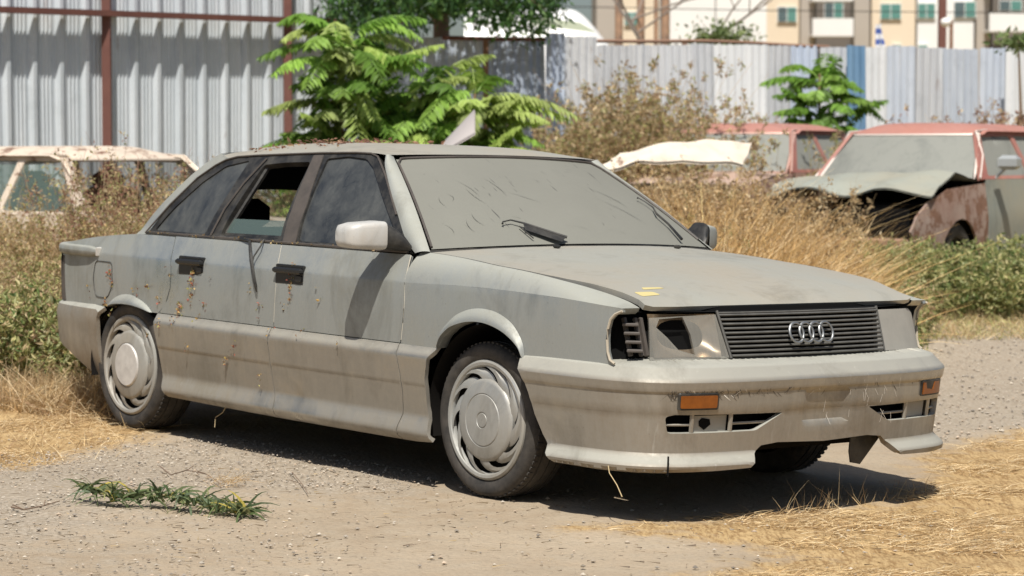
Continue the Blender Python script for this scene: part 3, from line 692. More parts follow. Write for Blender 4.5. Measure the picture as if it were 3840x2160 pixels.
# --- interior and underside
mb = MB(); mb.box((-1.5, 0, .42), (2.1, 1.50, .12)); mb.box((-.62, 0, .80), (.35, 1.5, .26), bev=.04)
mb.box((-1.0, 0, .33), (3.3, 1.0, .22)); mb.box((-2.95, 0, .45), (1.1, 1.1, .40)); mb.box((.35, 0, .48), (.85, 1.0, .50)); mb.box((-1.35, 0, .27), (2.0, 1.60, .10))
mb.box((-2.62, 0, .86), (.55, 1.36, .09))
mb.build('cabin_floor', M['under'], car, 0)
seat = mat('dark_seat_cloth', (.018, .018, .020), .9)
for y in (-.38, .38):
    mb = MB(); mb.box((-1.30, y, .58), (.52, .50, .18), bev=.05); mb.box((-1.60, y, .86), (.14, .48, .50), Matrix.Rotation(-.28, 3, 'Y'), bev=.05)
    s_ = mb.build('front_seat', seat, car, 40); MB().box((-1.71, y, 1.165), (.09, .26, .16), bev=.04).build('headrest', seat, s_, 40)
mb = MB(); mb.box((-2.10, 0, .58), (.5, 1.3, .18), bev=.05); mb.box((-2.42, 0, .78), (.16, 1.3, .40), Matrix.Rotation(-.3, 3, 'Y'), bev=.05); rs_ = mb.build('rear_seat', seat, car, 40)
for y in (-.36, .36): MB().box((-2.50, y, 1.04), (.10, .24, .15), bev=.04).build('headrest', seat, rs_, 40)
mb = MB().grid(lambda u, v: (-.95+.014*math.cos(v*2*math.pi)*1+.06*math.sin(u*2*math.pi), .38+(.185+.014*math.cos(v*2*math.pi))*math.cos(u*2*math.pi), .90+(.17)*math.sin(u*2*math.pi)+.012*math.sin(v*2*math.pi)), 30, 8)
mb.tube([(-.95, .20, .90), (-.93, .38, .89), (-.95, .56, .90)], .014, 6); mb.build('steering_wheel', M['black'], car, 50)
# loose door seal hanging from the rear window ledge
mb = MB(); mb.tube([side(-1.80, .950, .012), side(-1.70, .945, .02), side(-1.64, .905, .03), side(-1.60, .86, .03), side(-1.565, .80, .024), side(-1.55, .745, .016), side(-1.55, .725, .012)], [.006, .007, .008, .009, .009, .007, .003], 6)
mb.tube([side(-1.60, .955, .015), side(-1.585, .925, .022), side(-1.60, .88, .026), side(-1.592, .85, .028)], .004, 5)
mb.build('hanging_door_seal', M['black'], car, 50)

DST = mat('packed_dust', (.46, .43, .36), .95)
for mir in BOTH:
    mb = MB(); mb.tube([side(gx_(GDD, z), z, -.0015) for z in (.60, .66, .72, .78, .84, .90, .935)], .0022, 5); mb.tube([side(gx_(GFD, z)-.0035, z, -.002) for z in (.59, .66, .72, .78, .84, .90, .935)], .0026, 5)
    mb.build('seam_dust', DST, fd if not mir else car, 40, mir=mir) if not mir else mb.build('seam_dust', DST, car, 40, mir=mir)
    mb = MB(); mb.tube([(lambda q: (q[0]+.004, q[1]-.004, q[2]))(side(a, b)) for a, b in ((.765, .790), (.735, .777), (.714, .757), (.704, .72), (.702, .68), (.706, .635), (.718, .604), (.74, .592))], .0055, 6)
    mb.build('lamp_gasket', mat('beige_gasket', (.42, .37, .29), .7), car, 50, mir=mir)
ST = [((-.80, .74), (-.73, .60)), ((-.82, .52), (-.80, .40)), ((-.76, .55), (-.75, .46)), ((-.62, .86), (-.56, .78)), ((-.63, .70), (-.54, .50)), ((-.60, .60), (-.53, .42)), ((-.42, .78), (-.33, .55)), ((-.40, .72), (-.34, .50)), ((-.67, .33), (-.63, .20)), ((-.60, .32), (-.60, .17)), ((-.72, .28), (-.71, .14)), ((-.30, .55), (-.12, .43)), ((.10, .50), (.32, .30)), ((.46, .62), (.62, .40)), ((.40, .50), (.60, .22)), ((.58, .40), (.72, .12)), ((.50, .86), (.58, .82)), ((.44, .83), (.50, .80)), ((.60, .88), (.66, .84)), ((.52, .90), (.60, .89)), ((-.2, .9), (-.16, .88)), ((.70, .30), (.80, .10)), ((-.88, .25), (-.84, .12)), ((-.1, .2), (.05, .14)), ((.2, .75), (.3, .68))]
rs = random.Random(3); mb = MB()
for (a, b), (c, d) in [q for i, q in enumerate(ST) if i % 3]+[((x, y), (x+rs.uniform(-.04, .06), y-rs.uniform(.01, .05))) for x, y in [(rs.uniform(-.85, .8), rs.uniform(.1, .92)) for _ in range(16)]]:
    n_ = 8; L = math.hypot(c-a, d-b); wd = min(.0045, .0014+.010*L)*rs.uniform(.6, 1.2); cur = rs.uniform(-.02, .03); P_ = []
    for k in range(n_+1):
        t = k/n_; u = a+(c-a)*t+cur*math.sin(t*3.14); v = b+(d-b)*t; p0 = Vector(screen(u, v, .0035)); p1 = Vector(screen(u+.01, v+.01*(c-a)/(b-d+1e-6)*0, .0035))
        e = Vector((0, 1, 0)); w2 = wd*math.sin(math.pi*min(.98, .04+t**1.3)); P_ += [p0-e*w2*.5, p0+e*w2*.5]
    mb.add(P_, [(2*k, 2*k+1, 2*k+3, 2*k+2) for k in range(n_)])
mb.build('wiped_streaks', mat('wiped_glass', (.115, .115, .102), .5), ws, 0)
MB().box((0, 0, 0), (.006, .004, .075)).build('lip_crack', M['void'], fbm, 0, loc=Vector(bumper(.745, .225, .004)))
# ---------------------------------------------------------------- ground
rng = np.random.default_rng(7); rd_ = random.Random(11)
def GP(u, v):                                             # a point of the sloping lot near the car
    a = (u*S26-1920)/FPX; b = -(v*S26-1080)/FPX; d = wr*a+wu*b+wf; o = Vector((0, 0, CZ)); t = 1.
    for _ in range(40):
        q = o+d*t; t += (gz(q.x, q.y)-q.z)/d.z*.7
    return o+d*t
def polyw(pts): return [(GP(u, v).x, GP(u, v).y) for u, v in pts]
STRAW = [polyw([(-300, 770), (60, 790), (140, 840), (250, 960), (300, 1030), (420, 1075), (330, 1110), (200, 1140), (60, 1170), (-400, 1200)]),
         polyw([(1430, 1330), (1700, 1310), (2030, 1280), (2200, 1265), (2330, 1235), (2330, 1140), (2576, 1085), (2900, 1060), (2900, 1800), (1500, 1700), (1650, 1480), (1980, 1400), (1800, 1360)])]
GRAV = [polyw([(-200, 1165), (250, 1125), (560, 1095), (1120, 1200), (1000, 1240), (640, 1225), (300, 1230), (0, 1320), (-300, 1360)]),
        polyw([(2240, 830), (2400, 795), (2700, 770), (2900, 900), (2900, 1080), (2500, 1090), (2330, 1130), (2180, 1100), (2000, 1000)])]
GRAV2 = [polyw([(-300, 1300), (700, 1240), (900, 1449), (600, 1700), (-400, 1800)])]
def soft(px, py, polys, wdt):
    r = np.zeros(len(px))
    for q in polys:
        d = edgedist(px, py, q); s = np.where(inpoly(px, py, q), d, -d); r = np.maximum(r, np.clip(s/wdt*.5+.5, 0, 1))
    return r
def lines(a, b, c, d, fine, far):
    out = list(np.arange(b, c, fine)); st = fine; x = b
    while x > a: st *= 1.25; x -= min(st, far); out.insert(0, x)
    x = out[-1]; st = fine
    while x < d: st *= 1.25; x += min(st, far); out.append(x)
    return out
xs = lines(-150, -4.2, 4.2, 150, .04, 12); ys = lines(-60, 6.4, 14.5, 260, .045, 12)
nx, ny = len(xs), len(ys); VX, VY = np.meshgrid(xs, ys); VX = VX.ravel(); VY = VY.ravel()
sw = soft(VX, VY, STRAW, .45); gw = soft(VX, VY, GRAV, .5); g2 = soft(VX, VY, GRAV2, .9)
co3 = []
for i in range(len(VX)):
    x, y = float(VX[i]), float(VY[i]); z = gz(x, y)
    if abs(x) < 6 and 5 < y < 20:
        k = .55+.9*sw[i]
        n1 = noise.noise((x*1.3, y*1.3, 0)); n2 = noise.noise((x*5, y*5, 3)); n3 = noise.noise((x*14, y*14, 9))
        z += k*(.016*n1+.010*n2+.005*n3)-.004
    co3.append((x, y, z))
fs = [(j*nx+i, j*nx+i+1, (j+1)*nx+i+1, (j+1)*nx+i) for j in range(ny-1) for i in range(nx-1)]
me = bpy.data.meshes.new('ground'); me.from_pydata(co3, [], fs)
at = me.color_attributes.new('cover', 'FLOAT_COLOR', 'POINT')
at.data.foreach_set('color', np.stack([sw, np.clip(gw+.45*g2, 0, 1), np.clip((VY-17.)/1.5, 0, 1), np.ones(len(VX))], 1).ravel())
me.polygons.foreach_set('use_smooth', [True]*len(fs))
gm = mat('dry_dirt', (.4, .33, .25), .95, 0, .15); n = N(gm)
ca = n.new('ShaderNodeVertexColor'); ca.layer_name = 'cover'; cs = n.new('ShaderNodeSeparateColor'); n.link(ca.outputs[0], cs.inputs[0])
big = n.noise(.9, 5, .65); mid = n.noise(7, 6, .7); fin = n.noise(55, 5, .7); peb = n.voro(46, out='Color'); pebd = n.voro(46)
dirt = n.mix(n.ramp(big, .35, .68), (.315, .245, .170), (.42, .338, .242)); dirt = n.mix(n.ramp(mid, .35, .75), dirt, (.375, .315, .235))
dirt = n.mix(n.math('MULTIPLY', n.ramp(fin, .50, .72), .5), dirt, (.19, .155, .115))
pc = n.new('ShaderNodeSeparateColor'); n.link(peb, pc.inputs[0])
grav = n.mix(pc.outputs[0], (.30, .265, .22), (.46, .41, .34)); grav = n.mix(n.ramp(pebd, .25, .62), grav, (.27, .23, .18))
gfac = n.math('MULTIPLY', n.ramp(n.math('ADD', cs.outputs[1], n.math('MULTIPLY', n.math('SUBTRACT', mid, .5), 1.2)), .35, .75), .62)
c = n.mix(gfac, dirt, grav)
straw = n.mix(n.noise(4, 5, .7), (.36, .245, .12), (.54, .39, .20)); stn = n.noise(1, 5, .75, n.mapping((60, 12, 10), (0, 0, .6))); straw = n.mix(n.ramp(stn, .42, .62), straw, (.25, .155, .07))
c = n.mix(n.ramp(n.math('ADD', cs.outputs[0], n.math('MULTIPLY', n.math('SUBTRACT', mid, .5), 1.0)), .36, .62), c, straw)
c = n.mix(cs.outputs[2], c, n.mix(mid, (.20, .15, .08), (.36, .29, .16)))
dk = n.ramp(n.voro(7.5), .05, .085, (1, 1, 1), (0, 0, 0)); c = n.mix(n.math('MULTIPLY', n.math('MULTIPLY', dk, n.ramp(n.noise(1.7, 2), .5, .56)), .7), c, (.07, .05, .035))
n.base(c); n.bump(n.math('ADD', n.math('MULTIPLY', fin, .5), n.math('ADD', n.math('MULTIPLY', pebd, .4), mid)), .55, .018)
me.materials.append(gm); go = bpy.data.objects.new('ground', me); col.objects.link(go); tag(go, kind='structure')
# ---------------------------------------------------------------- fast scatter meshes
def mesh_np(name, V, F, C=None, m=None, smooth=False, nside=4):
    me = bpy.data.meshes.new(name); me.vertices.add(len(V)); me.vertices.foreach_set('co', np.asarray(V, np.float32).ravel())
    F = np.asarray(F, np.int32); k = F.shape[1]; me.loops.add(F.size); me.loops.foreach_set('vertex_index', F.ravel())
    me.polygons.add(len(F)); me.polygons.foreach_set('loop_start', np.arange(0, F.size, k, dtype=np.int32)); me.polygons.foreach_set('loop_total', np.full(len(F), k, np.int32))
    me.polygons.foreach_set('use_smooth', np.full(len(F), smooth)); me.update(calc_edges=True)
    if C is not None:
        a = me.color_attributes.new('tint', 'FLOAT_COLOR', 'POINT'); a.data.foreach_set('color', np.concatenate([C, np.ones((len(C), 1))], 1).astype(np.float32).ravel())
    if m: me.materials.append(m)
    return me
def tinted(name, rough=.7, trans=.0, spec=.3):
    m = mat(name, (.5, .5, .5), rough, 0, spec); n = N(m); v = n.new('ShaderNodeVertexColor'); v.layer_name = 'tint'; n.base(v.outputs[0])
    if trans:
        t = n.new('ShaderNodeBsdfTranslucent'); n.link(v.outputs[0], t.inputs[0]); mx = n.new('ShaderNodeMixShader'); mx.inputs[0].default_value = trans
        out = n.nt.nodes['Material Output']; n.link(n.b.outputs[0], mx.inputs[1]); n.link(t.outputs[0], mx.inputs[2]); n.link(mx.outputs[0], out.inputs[0])
    return m
M['leaf'] = tinted('leaf', .5, .42); M['straw'] = tinted('straw', .7, .2); M['stone'] = tinted('stone', .9)
class Sc:
    """collects strips (blades, leaves, twigs) as arrays"""
    def __init__(s): s.V = []; s.F = []; s.C = []; s.n = 0
    def blades(s, P0, D, L, Wd, bend, C, seg=3, tipw=.1, N_=None):
        k = len(P0); D = D/np.linalg.norm(D, axis=1)[:, None]
        side_ = np.cross(D, N_ if N_ is not None else rng.normal(size=(k, 3))); side_ /= np.linalg.norm(side_, axis=1)[:, None]+1e-9
        for j in range(seg+1):
            t = j/seg; wv = (Wd*((1-t)*(1-tipw)+tipw))[:, None]*side_*.5 if tipw < 1 else (Wd*.5)[:, None]*side_
            c = P0+D*(L*t)[:, None]+bend*((t*t)*L)[:, None]
            s.V.append(np.stack([c-wv, c+wv], 1)) if j == 0 else s.V.append(np.stack([c-wv, c+wv], 1))
        vs = np.stack(s.V[-(seg+1):], 1).reshape(k, -1, 3); s.V = s.V[:-(seg+1)]; s.V.append(vs.reshape(-1, 3))
        b = s.n+np.arange(k)[:, None]*(2*(seg+1)); q = np.array([[2*j, 2*j+1, 2*j+3, 2*j+2] for j in range(seg)])
        s.F.append((b[:, :, None]+q[None]).reshape(-1, 4)); s.C.append(np.repeat(C, 2*(seg+1), 0)); s.n += k*2*(seg+1)
    def leaves(s, P0, D, L, Wd, C, N_=None):                # pointed leaf: rhombic quad, slightly folded
        k = len(P0); D = D/(np.linalg.norm(D, axis=1)[:, None]+1e-9)
        nn = N_ if N_ is not None else rng.normal(size=(k, 3)); sd = np.cross(D, nn); sd /= np.linalg.norm(sd, axis=1)[:, None]+1e-9; up = np.cross(sd, D)
        a = P0; m_ = P0+D*(L*.42)[:, None]; t = P0+D*L[:, None]-up*(L*.12)[:, None]; w_ = (Wd*.5)[:, None]*sd
        V = np.stack([a, m_-w_+up*(Wd*.12)[:, None], t, m_+w_+up*(Wd*.12)[:, None]], 1).reshape(-1, 3)
        s.V.append(V); s.F.append(s.n+np.arange(k*4).reshape(k, 4)); s.C.append(np.repeat(C, 4, 0)); s.n += 4*k
    def build(s, name, m, parent=None, label=None, cat=None, kind=None, group=None):
        me = mesh_np(name, np.concatenate(s.V), np.concatenate(s.F), np.concatenate(s.C), m); o = bpy.data.objects.new(name, me); col.objects.link(o)
        if parent: o.parent = parent
        return tag(o, label, cat, group, kind)
def colmix(k, cols, jit=.12):
    c = np.array(cols)[rng.integers(0, len(cols), k)]; return np.clip(c*(1+rng.normal(0, jit, (k, 1))), .005, 1)
def inpts(poly, k):
    xs_ = [p[0] for p in poly]; ys_ = [p[1] for p in poly]; out = np.zeros((0, 2))
    while len(out) < k:
        a = rng.uniform(min(xs_), max(xs_), k); b = rng.uniform(min(ys_), max(ys_), k); ok = inpoly(a, b, poly); out = np.concatenate([out, np.stack([a, b], 1)[ok]])
    return out[:k]
def on_ground(xy, dz=0.): return np.array([(x, y, gz(float(x), float(y))+dz) for x, y in xy])
STRC = [(.62, .45, .23), (.70, .54, .31), (.50, .34, .17), (.56, .42, .23), (.34, .23, .12), (.76, .63, .41)]
# lying straw
def clip_view(poly): return poly
for q, cnt, lab in ((STRAW[0], 26000, 'matted golden dry grass around and left of the rear wheel'), (STRAW[1], 60000, 'flattened golden straw in the lower right foreground')):
    qq = [(max(-4.4, min(3.6, x)), max(5.8, min(16., y))) for x, y in q]
    pts = inpts(qq, cnt); nz_ = np.array([noise.noise((float(x)*2.2, float(y)*2.2, 5)) for x, y in pts]); e = np.minimum(1, edgedist(pts[:, 0], pts[:, 1], qq)/.35)
    pts = pts[(rng.uniform(size=len(pts)) < (.30+1.8*nz_)*(.2+.8*e))]; k = len(pts)
    S_ = Sc(); th = rng.normal(.5, 1.2, k); D = np.stack([np.cos(th), np.sin(th), rng.uniform(-.02, .42, k)**1.0], 1)
    S_.blades(on_ground(pts, .004), D, rng.uniform(.03, .13, k), rng.uniform(.0015, .0038, k), np.stack([rng.normal(0, .2, k), rng.normal(0, .2, k), -rng.uniform(.1, .35, k)], 1), colmix(k, STRC))
    S_.build('dry_straw', M['straw'], None, lab, 'dry grass', 'stuff')
# sparse litter, pebbles
def stones(name, polys, cnt, s0, s1, lab, cols):
    out = np.concatenate([inpts([(max(-6, min(5.5, x)), max(5.6, min(24., y))) for x, y in q], c) for q, c in zip(polys, cnt)]); k = len(out)
    base = np.array([(1, 0, 0), (.3, .95, 0), (-.8, .6, 0), (-.8, -.6, 0), (.3, -.95, 0), (0, 0, .8), (0.1, 0, -.8)]); F0 = np.array([(0, 1, 5), (1, 2, 5), (2, 3, 5), (3, 4, 5), (4, 0, 5), (1, 0, 6), (2, 1, 6), (3, 2, 6), (4, 3, 6), (0, 4, 6)])
    r = s0+(s1-s0)*rng.uniform(size=k)**3.5; th = rng.uniform(0, 6.28, k); c, s_ = np.cos(th), np.sin(th)
    B = base[None]*(1+rng.uniform(-.3, .3, (k, 7, 3))); X = B[..., 0]*c[:, None]-B[..., 1]*s_[:, None]; Y = B[..., 0]*s_[:, None]+B[..., 1]*c[:, None]
    V = np.stack([X, Y, B[..., 2]*.7], 2)*r[:, None, None]+on_ground(out, .001)[:, None, :]+np.array([0, 0, 1])*(r*.25)[:, None, None]
    me = mesh_np(name, V.reshape(-1, 3), (np.arange(k)[:, None, None]*7+F0[None]).reshape(-1, 3), np.repeat(colmix(k, cols, .2), 7, 0), M['stone'])
    o = bpy.data.objects.new(name, me); col.objects.link(o); tag(o, lab, 'gravel', None, 'stuff')
GC = [(.36, .32, .265), (.44, .39, .32), (.33, .28, .22), (.40, .32, .24), (.25, .22, .185)]
allp = polyw([(-300, 1100), (560, 1090), (1120, 1200), (2000, 1290), (2900, 1250), (2900, 1800), (-400, 1800)])
stones('gravel', [GRAV[0], GRAV2[0]], [5500, 2200], .002, .008, 'loose grey gravel left of the front wheel', GC)
stones('gravel', [GRAV[1]], [3200], .003, .014, 'pale gravel track behind the front bumper at right', GC)
stones('pebbles', [allp], [2600], .0015, .011, 'small pebbles strewn over the foreground dirt', GC)
pts = inpts([(max(-3, min(3, x)), max(5.8, min(12, y))) for x, y in allp], 2600); k = len(pts); S_ = Sc(); th = rng.uniform(0, 6.28, k)
S_.blades(on_ground(pts, .004), np.stack([np.cos(th), np.sin(th), rng.uniform(0, .15, k)], 1), rng.uniform(.01, .055, k), rng.uniform(.001, .005, k), np.zeros((k, 3)), colmix(k, [(.10, .07, .045), (.22, .16, .09), (.42, .32, .18), (.15, .11, .07)]))
S_.build('ground_litter', M['straw'], None, 'dark bits of twig and dead leaf on the bare dirt', 'litter', 'stuff')
# ---------------------------------------------------------------- weeds
def weeds(name, poly, cnt, h0, h1, lab, stemc, leafc, leafL=.03, leaves=60, spread=.5, seed=0, stemw=.004, cat='weeds', tops=None, leafw=.4, hz=None):
    S_ = Sc(); pts = inpts(poly, cnt); base = on_ground(pts, -.02); h = rng.uniform(h0, h1, cnt)
    if hz: h *= np.array([hz(float(x), float(y)) for x, y in pts])
    lean = rng.normal(0, .16*spread*2, (cnt, 2)); D = np.stack([lean[:, 0], lean[:, 1], np.ones(cnt)], 1); D /= np.linalg.norm(D, axis=1)[:, None]
    bend = np.stack([rng.normal(0, .15, cnt), rng.normal(0, .15, cnt), -rng.uniform(0, .08, cnt)], 1)
    S_.blades(base, D, h, np.full(cnt, stemw), bend, colmix(cnt, stemc), 4, .35)
    nb = 7; i = np.repeat(np.arange(cnt), nb); t = rng.uniform(.25, .97, len(i)); p = base[i]+D[i]*(h[i]*t)[:, None]+bend[i]*(t*t*h[i])[:, None]
    th = rng.uniform(0, 6.28, len(i)); bd = np.stack([np.cos(th)*spread, np.sin(th)*spread, rng.uniform(.3, 1., len(i))], 1); bd /= np.linalg.norm(bd, axis=1)[:, None]
    bl = h[i]*rng.uniform(.12, .38, len(i))*(1.15-t); S_.blades(p, bd, bl, np.full(len(i), stemw*.6), np.zeros((len(i), 3))+np.array([0, 0, -.1]), colmix(len(i), stemc), 2, .4)
    m_ = max(1, leaves//nb); j = np.repeat(np.arange(len(i)), m_); tt = rng.uniform(.1, 1.05, len(j)); q = p[j]+bd[j]*(bl[j]*tt)[:, None]+rng.normal(0, .012, (len(j), 3))
    L = leafL*rng.uniform(.5, 1.3, len(j)); S_.leaves(q, rng.normal(0, 1, (len(j), 3))+np.array([0, 0, .15]), L, L*leafw, colmix(len(j), leafc, .2))
    return S_.build(name, M['leaf'], None, lab, cat, 'stuff')
def grass(name, poly, cnt, h0, h1, lab, cols, wdt=.004, lean=.35, wind=(0, 0), clump=None, hz=None):
    S_ = Sc(); pts = inpts(poly, cnt)
    if clump:
        cc_ = inpts(poly, clump); k_ = rng.integers(0, clump, cnt); pts = cc_[k_]+rng.normal(0, .07, (cnt, 2)); off = pts-cc_[k_]
    else: off = np.zeros((cnt, 2))
    h = rng.uniform(h0, h1, cnt)
    if hz: h *= np.array([hz(float(x), float(y)) for x, y in pts])
    D = np.stack([rng.normal(wind[0], lean, cnt)+off[:, 0]*3, rng.normal(wind[1], lean, cnt)+off[:, 1]*3, np.ones(cnt)], 1)
    bend = np.stack([rng.normal(wind[0], .3, cnt), rng.normal(wind[1], .3, cnt), -rng.uniform(.05, .5, cnt)], 1)
    S_.blades(on_ground(pts, -.02), D, h, rng.uniform(.5, 1.3, cnt)*wdt, bend, colmix(cnt, cols, .15), 5, .15)
    return S_.build(name, M['straw'], None, lab, 'dry grass', 'stuff')
def box_(u0, u1, d0, d1): return [((u0-1288)/6191*d0, d0), ((u1-1288)/6191*d0, d0), ((u1-1288)/6191*d1, d1), ((u0-1288)/6191*d1, d1)]
BRN = [(.48, .35, .20), (.58, .44, .26), (.38, .25, .15), (.62, .50, .31)]; OLV = [(.36, .36, .14), (.46, .44, .19), (.54, .48, .24), (.28, .30, .11)]; GRN = [(.18, .25, .08), (.27, .34, .12), (.38, .42, .18), (.50, .52, .28), (.12, .18, .06)]
RED = [(.35, .18, .13), (.42, .24, .17), (.30, .14, .10)]
# left, round the white wreck
weeds('dry_weeds', box_(-60, 420, 13.6, 16.3), 560, .35, .78, 'yellowing weeds left of the boot, in front of the white wreck', BRN, OLV+BRN, .032, 84, .6)
weeds('green_weeds', box_(-60, 230, 13.0, 14.2), 210, .3, .66, 'green leafy weeds right behind the boot at the left edge', OLV, GRN+OLV+OLV+BRN, .045, 100, .6)
weeds('tall_dry_weeds', box_(120, 540, 15.6, 16.8), 210, .8, 1.5, 'tall reddish brown weeds in front of the white wreck windscreen', BRN+RED, BRN+RED+OLV, .028, 70, .35, stemw=.006)
grass('dry_grass', box_(-60, 330, 12.3, 14.0), 9000, .12, .38, 'short golden grass behind the rear bumper', STRC+BRN, .005, .6)
weeds('fence_weeds', box_(-40, 700, 20.0, 21.5), 200, .7, 1.25, 'dry reddish stalks along the foot of the tall left fence', BRN+RED, RED+OLV+BRN, .04, 56, .35, stemw=.007)
weeds('fence_undergrowth', box_(640, 1420, 19.5, 22), 620, .7, 1.15, 'rusty and green undergrowth below the saplings behind the roof', BRN+OLV, RED+OLV+GRN+BRN, .05, 84, .6, stemw=.006)
weeds('pale_weeds', box_(-60, 560, 15.4, 16.9), 760, .8, 1.2, 'pale straw-coloured weeds hiding the lower body of the cream wreck', BRN, BRN+OLV+STRC, .026, 70, .4, hz=lambda x, y: .9+.1*math.sin(x*5))
# middle, behind the bonnet
weeds('brown_brush', box_(1340, 1860, 22.5, 25.5), 620, 1.15, 2.15, 'dense brown brush against the middle of the back fence', BRN, BRN+OLV+BRN, .05, 112, .45, stemw=.008, hz=lambda x, y: .62+.38*math.exp(-((x/y*6191+1288-1600)/190)**2))
weeds('brown_brush', box_(1500, 1850, 19.0, 20.4), 200, .6, .98, 'tan weeds around the cream bonnet sheet', BRN, BRN+OLV, .04, 84, .5, stemw=.006)
weeds('green_brush', box_(1540, 1780, 15.5, 17.5), 170, .45, .85, 'olive green bush just behind the windscreen edge', OLV, OLV+GRN, .04, 100, .6)
weeds('brown_brush', box_(1570, 1930, 17.9, 18.8), 230, .75, 1.16, 'tan seeded weeds rising in front of the cream bonnet sheet', BRN, BRN+STRC, .035, 70, .4, stemw=.006)
grass('tall_dry_grass', box_(1600, 2140, 14.6, 18.2), 15000, .55, 1.2, 'tall golden dry grass between the bonnet and the grey wreck', [(.66, .44, .18), (.74, .54, .26), (.56, .35, .14), (.48, .32, .15), (.80, .62, .36)], .010, .2, (.03, -.03), 260, lambda x, y: .70+.35*math.exp(-((x/y*6191+1288-1800)/220)**2))
weeds('dry_weeds', box_(1600, 2140, 15.5, 18.9), 240, .6, 1.1, 'brown seeded stalks standing in the tall dry grass', BRN, BRN+STRC, .03, 84, .4)
qq = [(max(-4.4, x), y) for x, y in STRAW[0]]
grass('dry_grass', qq, 5200, .04, .16, 'rough tufts of dry grass round the rear wheel', STRC+BRN, .004, .9, clump=260)
grass('dry_grass', polyw([(-60, 880), (230, 890), (285, 1030), (200, 1075), (-60, 1010)]), 3600, .08, .26, 'tangled brown dead grass behind the rear wheel', BRN+STRC+[(.25, .16, .09), (.18, .11, .07)], .004, 1.0, clump=130)
# right
weeds('green_weeds', box_(2150, 2640, 17.5, 19.2), 560, .25, .56, 'low green weeds in front of the grey wreck at right', OLV+GRN, GRN+OLV+OLV, .045, 98, .8)
weeds('green_weeds', box_(1960, 2330, 15.8, 17.8), 260, .2, .42, 'pale green weeds along the far edge of the bonnet', OLV, OLV+GRN+BRN, .038, 84, .8)
weeds('fence_weeds', box_(2380, 2640, 23, 25), 130, 1.1, 1.7, 'dry reddish weeds against the pale fence at far right', BRN+RED, RED+BRN, .05, 63, .4, stemw=.008)
weeds('fence_weeds', box_(1900, 2420, 23.4, 25), 200, .9, 1.4, 'brown and green weeds beside the right sapling', BRN+OLV, OLV+BRN, .05, 70, .45, stemw=.008)
weeds('fence_weeds', box_(2640, 3500, 22, 25), 260, .8, 1.4, 'dry weeds along the fence beyond the right edge', BRN+OLV, BRN+OLV, .06, 56, .5, stemw=.008)
weeds('dry_weeds', box_(-900, -60, 15, 22), 320, .6, 1.1, 'dry weeds beyond the left edge', BRN+OLV, BRN+OLV, .05, 56, .5, stemw=.008)
grass('dry_grass', box_(2100, 2640, 16.6, 18.4), 7000, .05, .18, 'short tan grass at the edge of the gravel track', STRC+OLV, .006, .7)
grass('dry_grass', box_(1500, 2100, 13.2, 15.4), 6000, .15, .4, 'short golden grass behind the bonnet', STRC+BRN, .006, .6)
# ---------------------------------------------------------------- the tall sheet-metal fence at left
def sheetmat(name, a, b, rust=.2, rough=.42, metal=.35, streak=1.):
    m = mat(name, a, rough, metal); n = N(m); s1 = n.noise(1, 5, .65, n.mapping((9, 9, .7))); s2 = n.noise(3.5, 5, .7)
    c = n.mix(n.ramp(s1, .35, .68), a, b); c = n.mix(n.math('MULTIPLY', n.ramp(s2, .55, .8), .45), c, tuple(x*.6 for x in a))
    w_ = n.ramp(n.noise(1, 4, .6, n.mapping((16, 16, .5))), .60, .72); c = n.mix(n.math('MULTIPLY', w_, .5*streak), c, tuple(min(.85, x*1.45) for x in b))
    if rust: c = n.mix(n.math('MULTIPLY', n.ramp(n.noise(1, 6, .7, n.mapping((5, 5, 1.1), loc=(4, 2, 1))), .66-rust*.2, .74), .75), c, (.20, .10, .06))
    n.base(c); n.bump(s2, .25, .02); return m
M['galv'] = sheetmat('galvanised_sheet', (.54, .59, .625), (.66, .70, .73), .05, .45, .12)
M['galvd'] = sheetmat('grey_blue_strip', (.22, .265, .30), (.28, .32, .35), .05, .5, .1)
M['rustred'] = mat('red_oxide_steel', (.12, .045, .038), .7); n = N(M['rustred']); n.base(n.mix(n.noise(6, 6, .7), (.095, .034, .030), (.20, .085, .06)))
M['rusty'] = mat('rusty_steel', (.2, .1, .06), .85); n = N(M['rusty']); n.base(n.mix(n.noise(5, 6, .7), (.14, .07, .045), (.36, .22, .15)))
fa = P(-60, 389, 22.75); fb_ = P(836, 389, 26.6); fa.z = fb_.z = 0; fdir = (fb_-fa).normalized(); fnr = Vector((fdir.y, -fdir.x, 0)); FL = (fb_-fa).length
if fnr.y > 0: fnr = -fnr
def fpos(u):                                             # where the fence line crosses a photo column
    k = (u-1288)/6191; t = (k*fa.y-fa.x)/(fdir.x-k*fdir.y); return t
def railz(t): a = P(-60, 24, 22.75).z; b = P(836, 56, 26.6).z; return a+(b-a)*t/FL
fence = empty('sheet_metal_fence', 'tall grey ribbed sheet-metal fence with red-brown posts and rail at upper left', 'fence', Matrix.Translation(fa))
ribs = [fpos(u) for u in (19, 85, 152, 215, 276, 337, 395, 450, 508, 563, 617, 671, 724, 775, 822)]; pitch = (ribs[-1]-ribs[0])/14; ribs = [ribs[0]-pitch*k for k in range(18, 0, -1)]+ribs
def fp(t, z, off=0.): q = fdir*t+fnr*off; return (q.x, q.y, z)
prof = []
for i, t in enumerate(ribs):
    w_ = pitch
    prof += [(t-.045, 0), (t-.022, .050), (t+.022, .050), (t+.045, 0)]
    for k in (.27, .42, .57, .72): prof += [(t+w_*k-.014, 0.), (t+w_*k-.006, .012), (t+w_*k+.006, .012), (t+w_*k+.014, 0)]
prof = [q for q in prof if q[0] < FL]
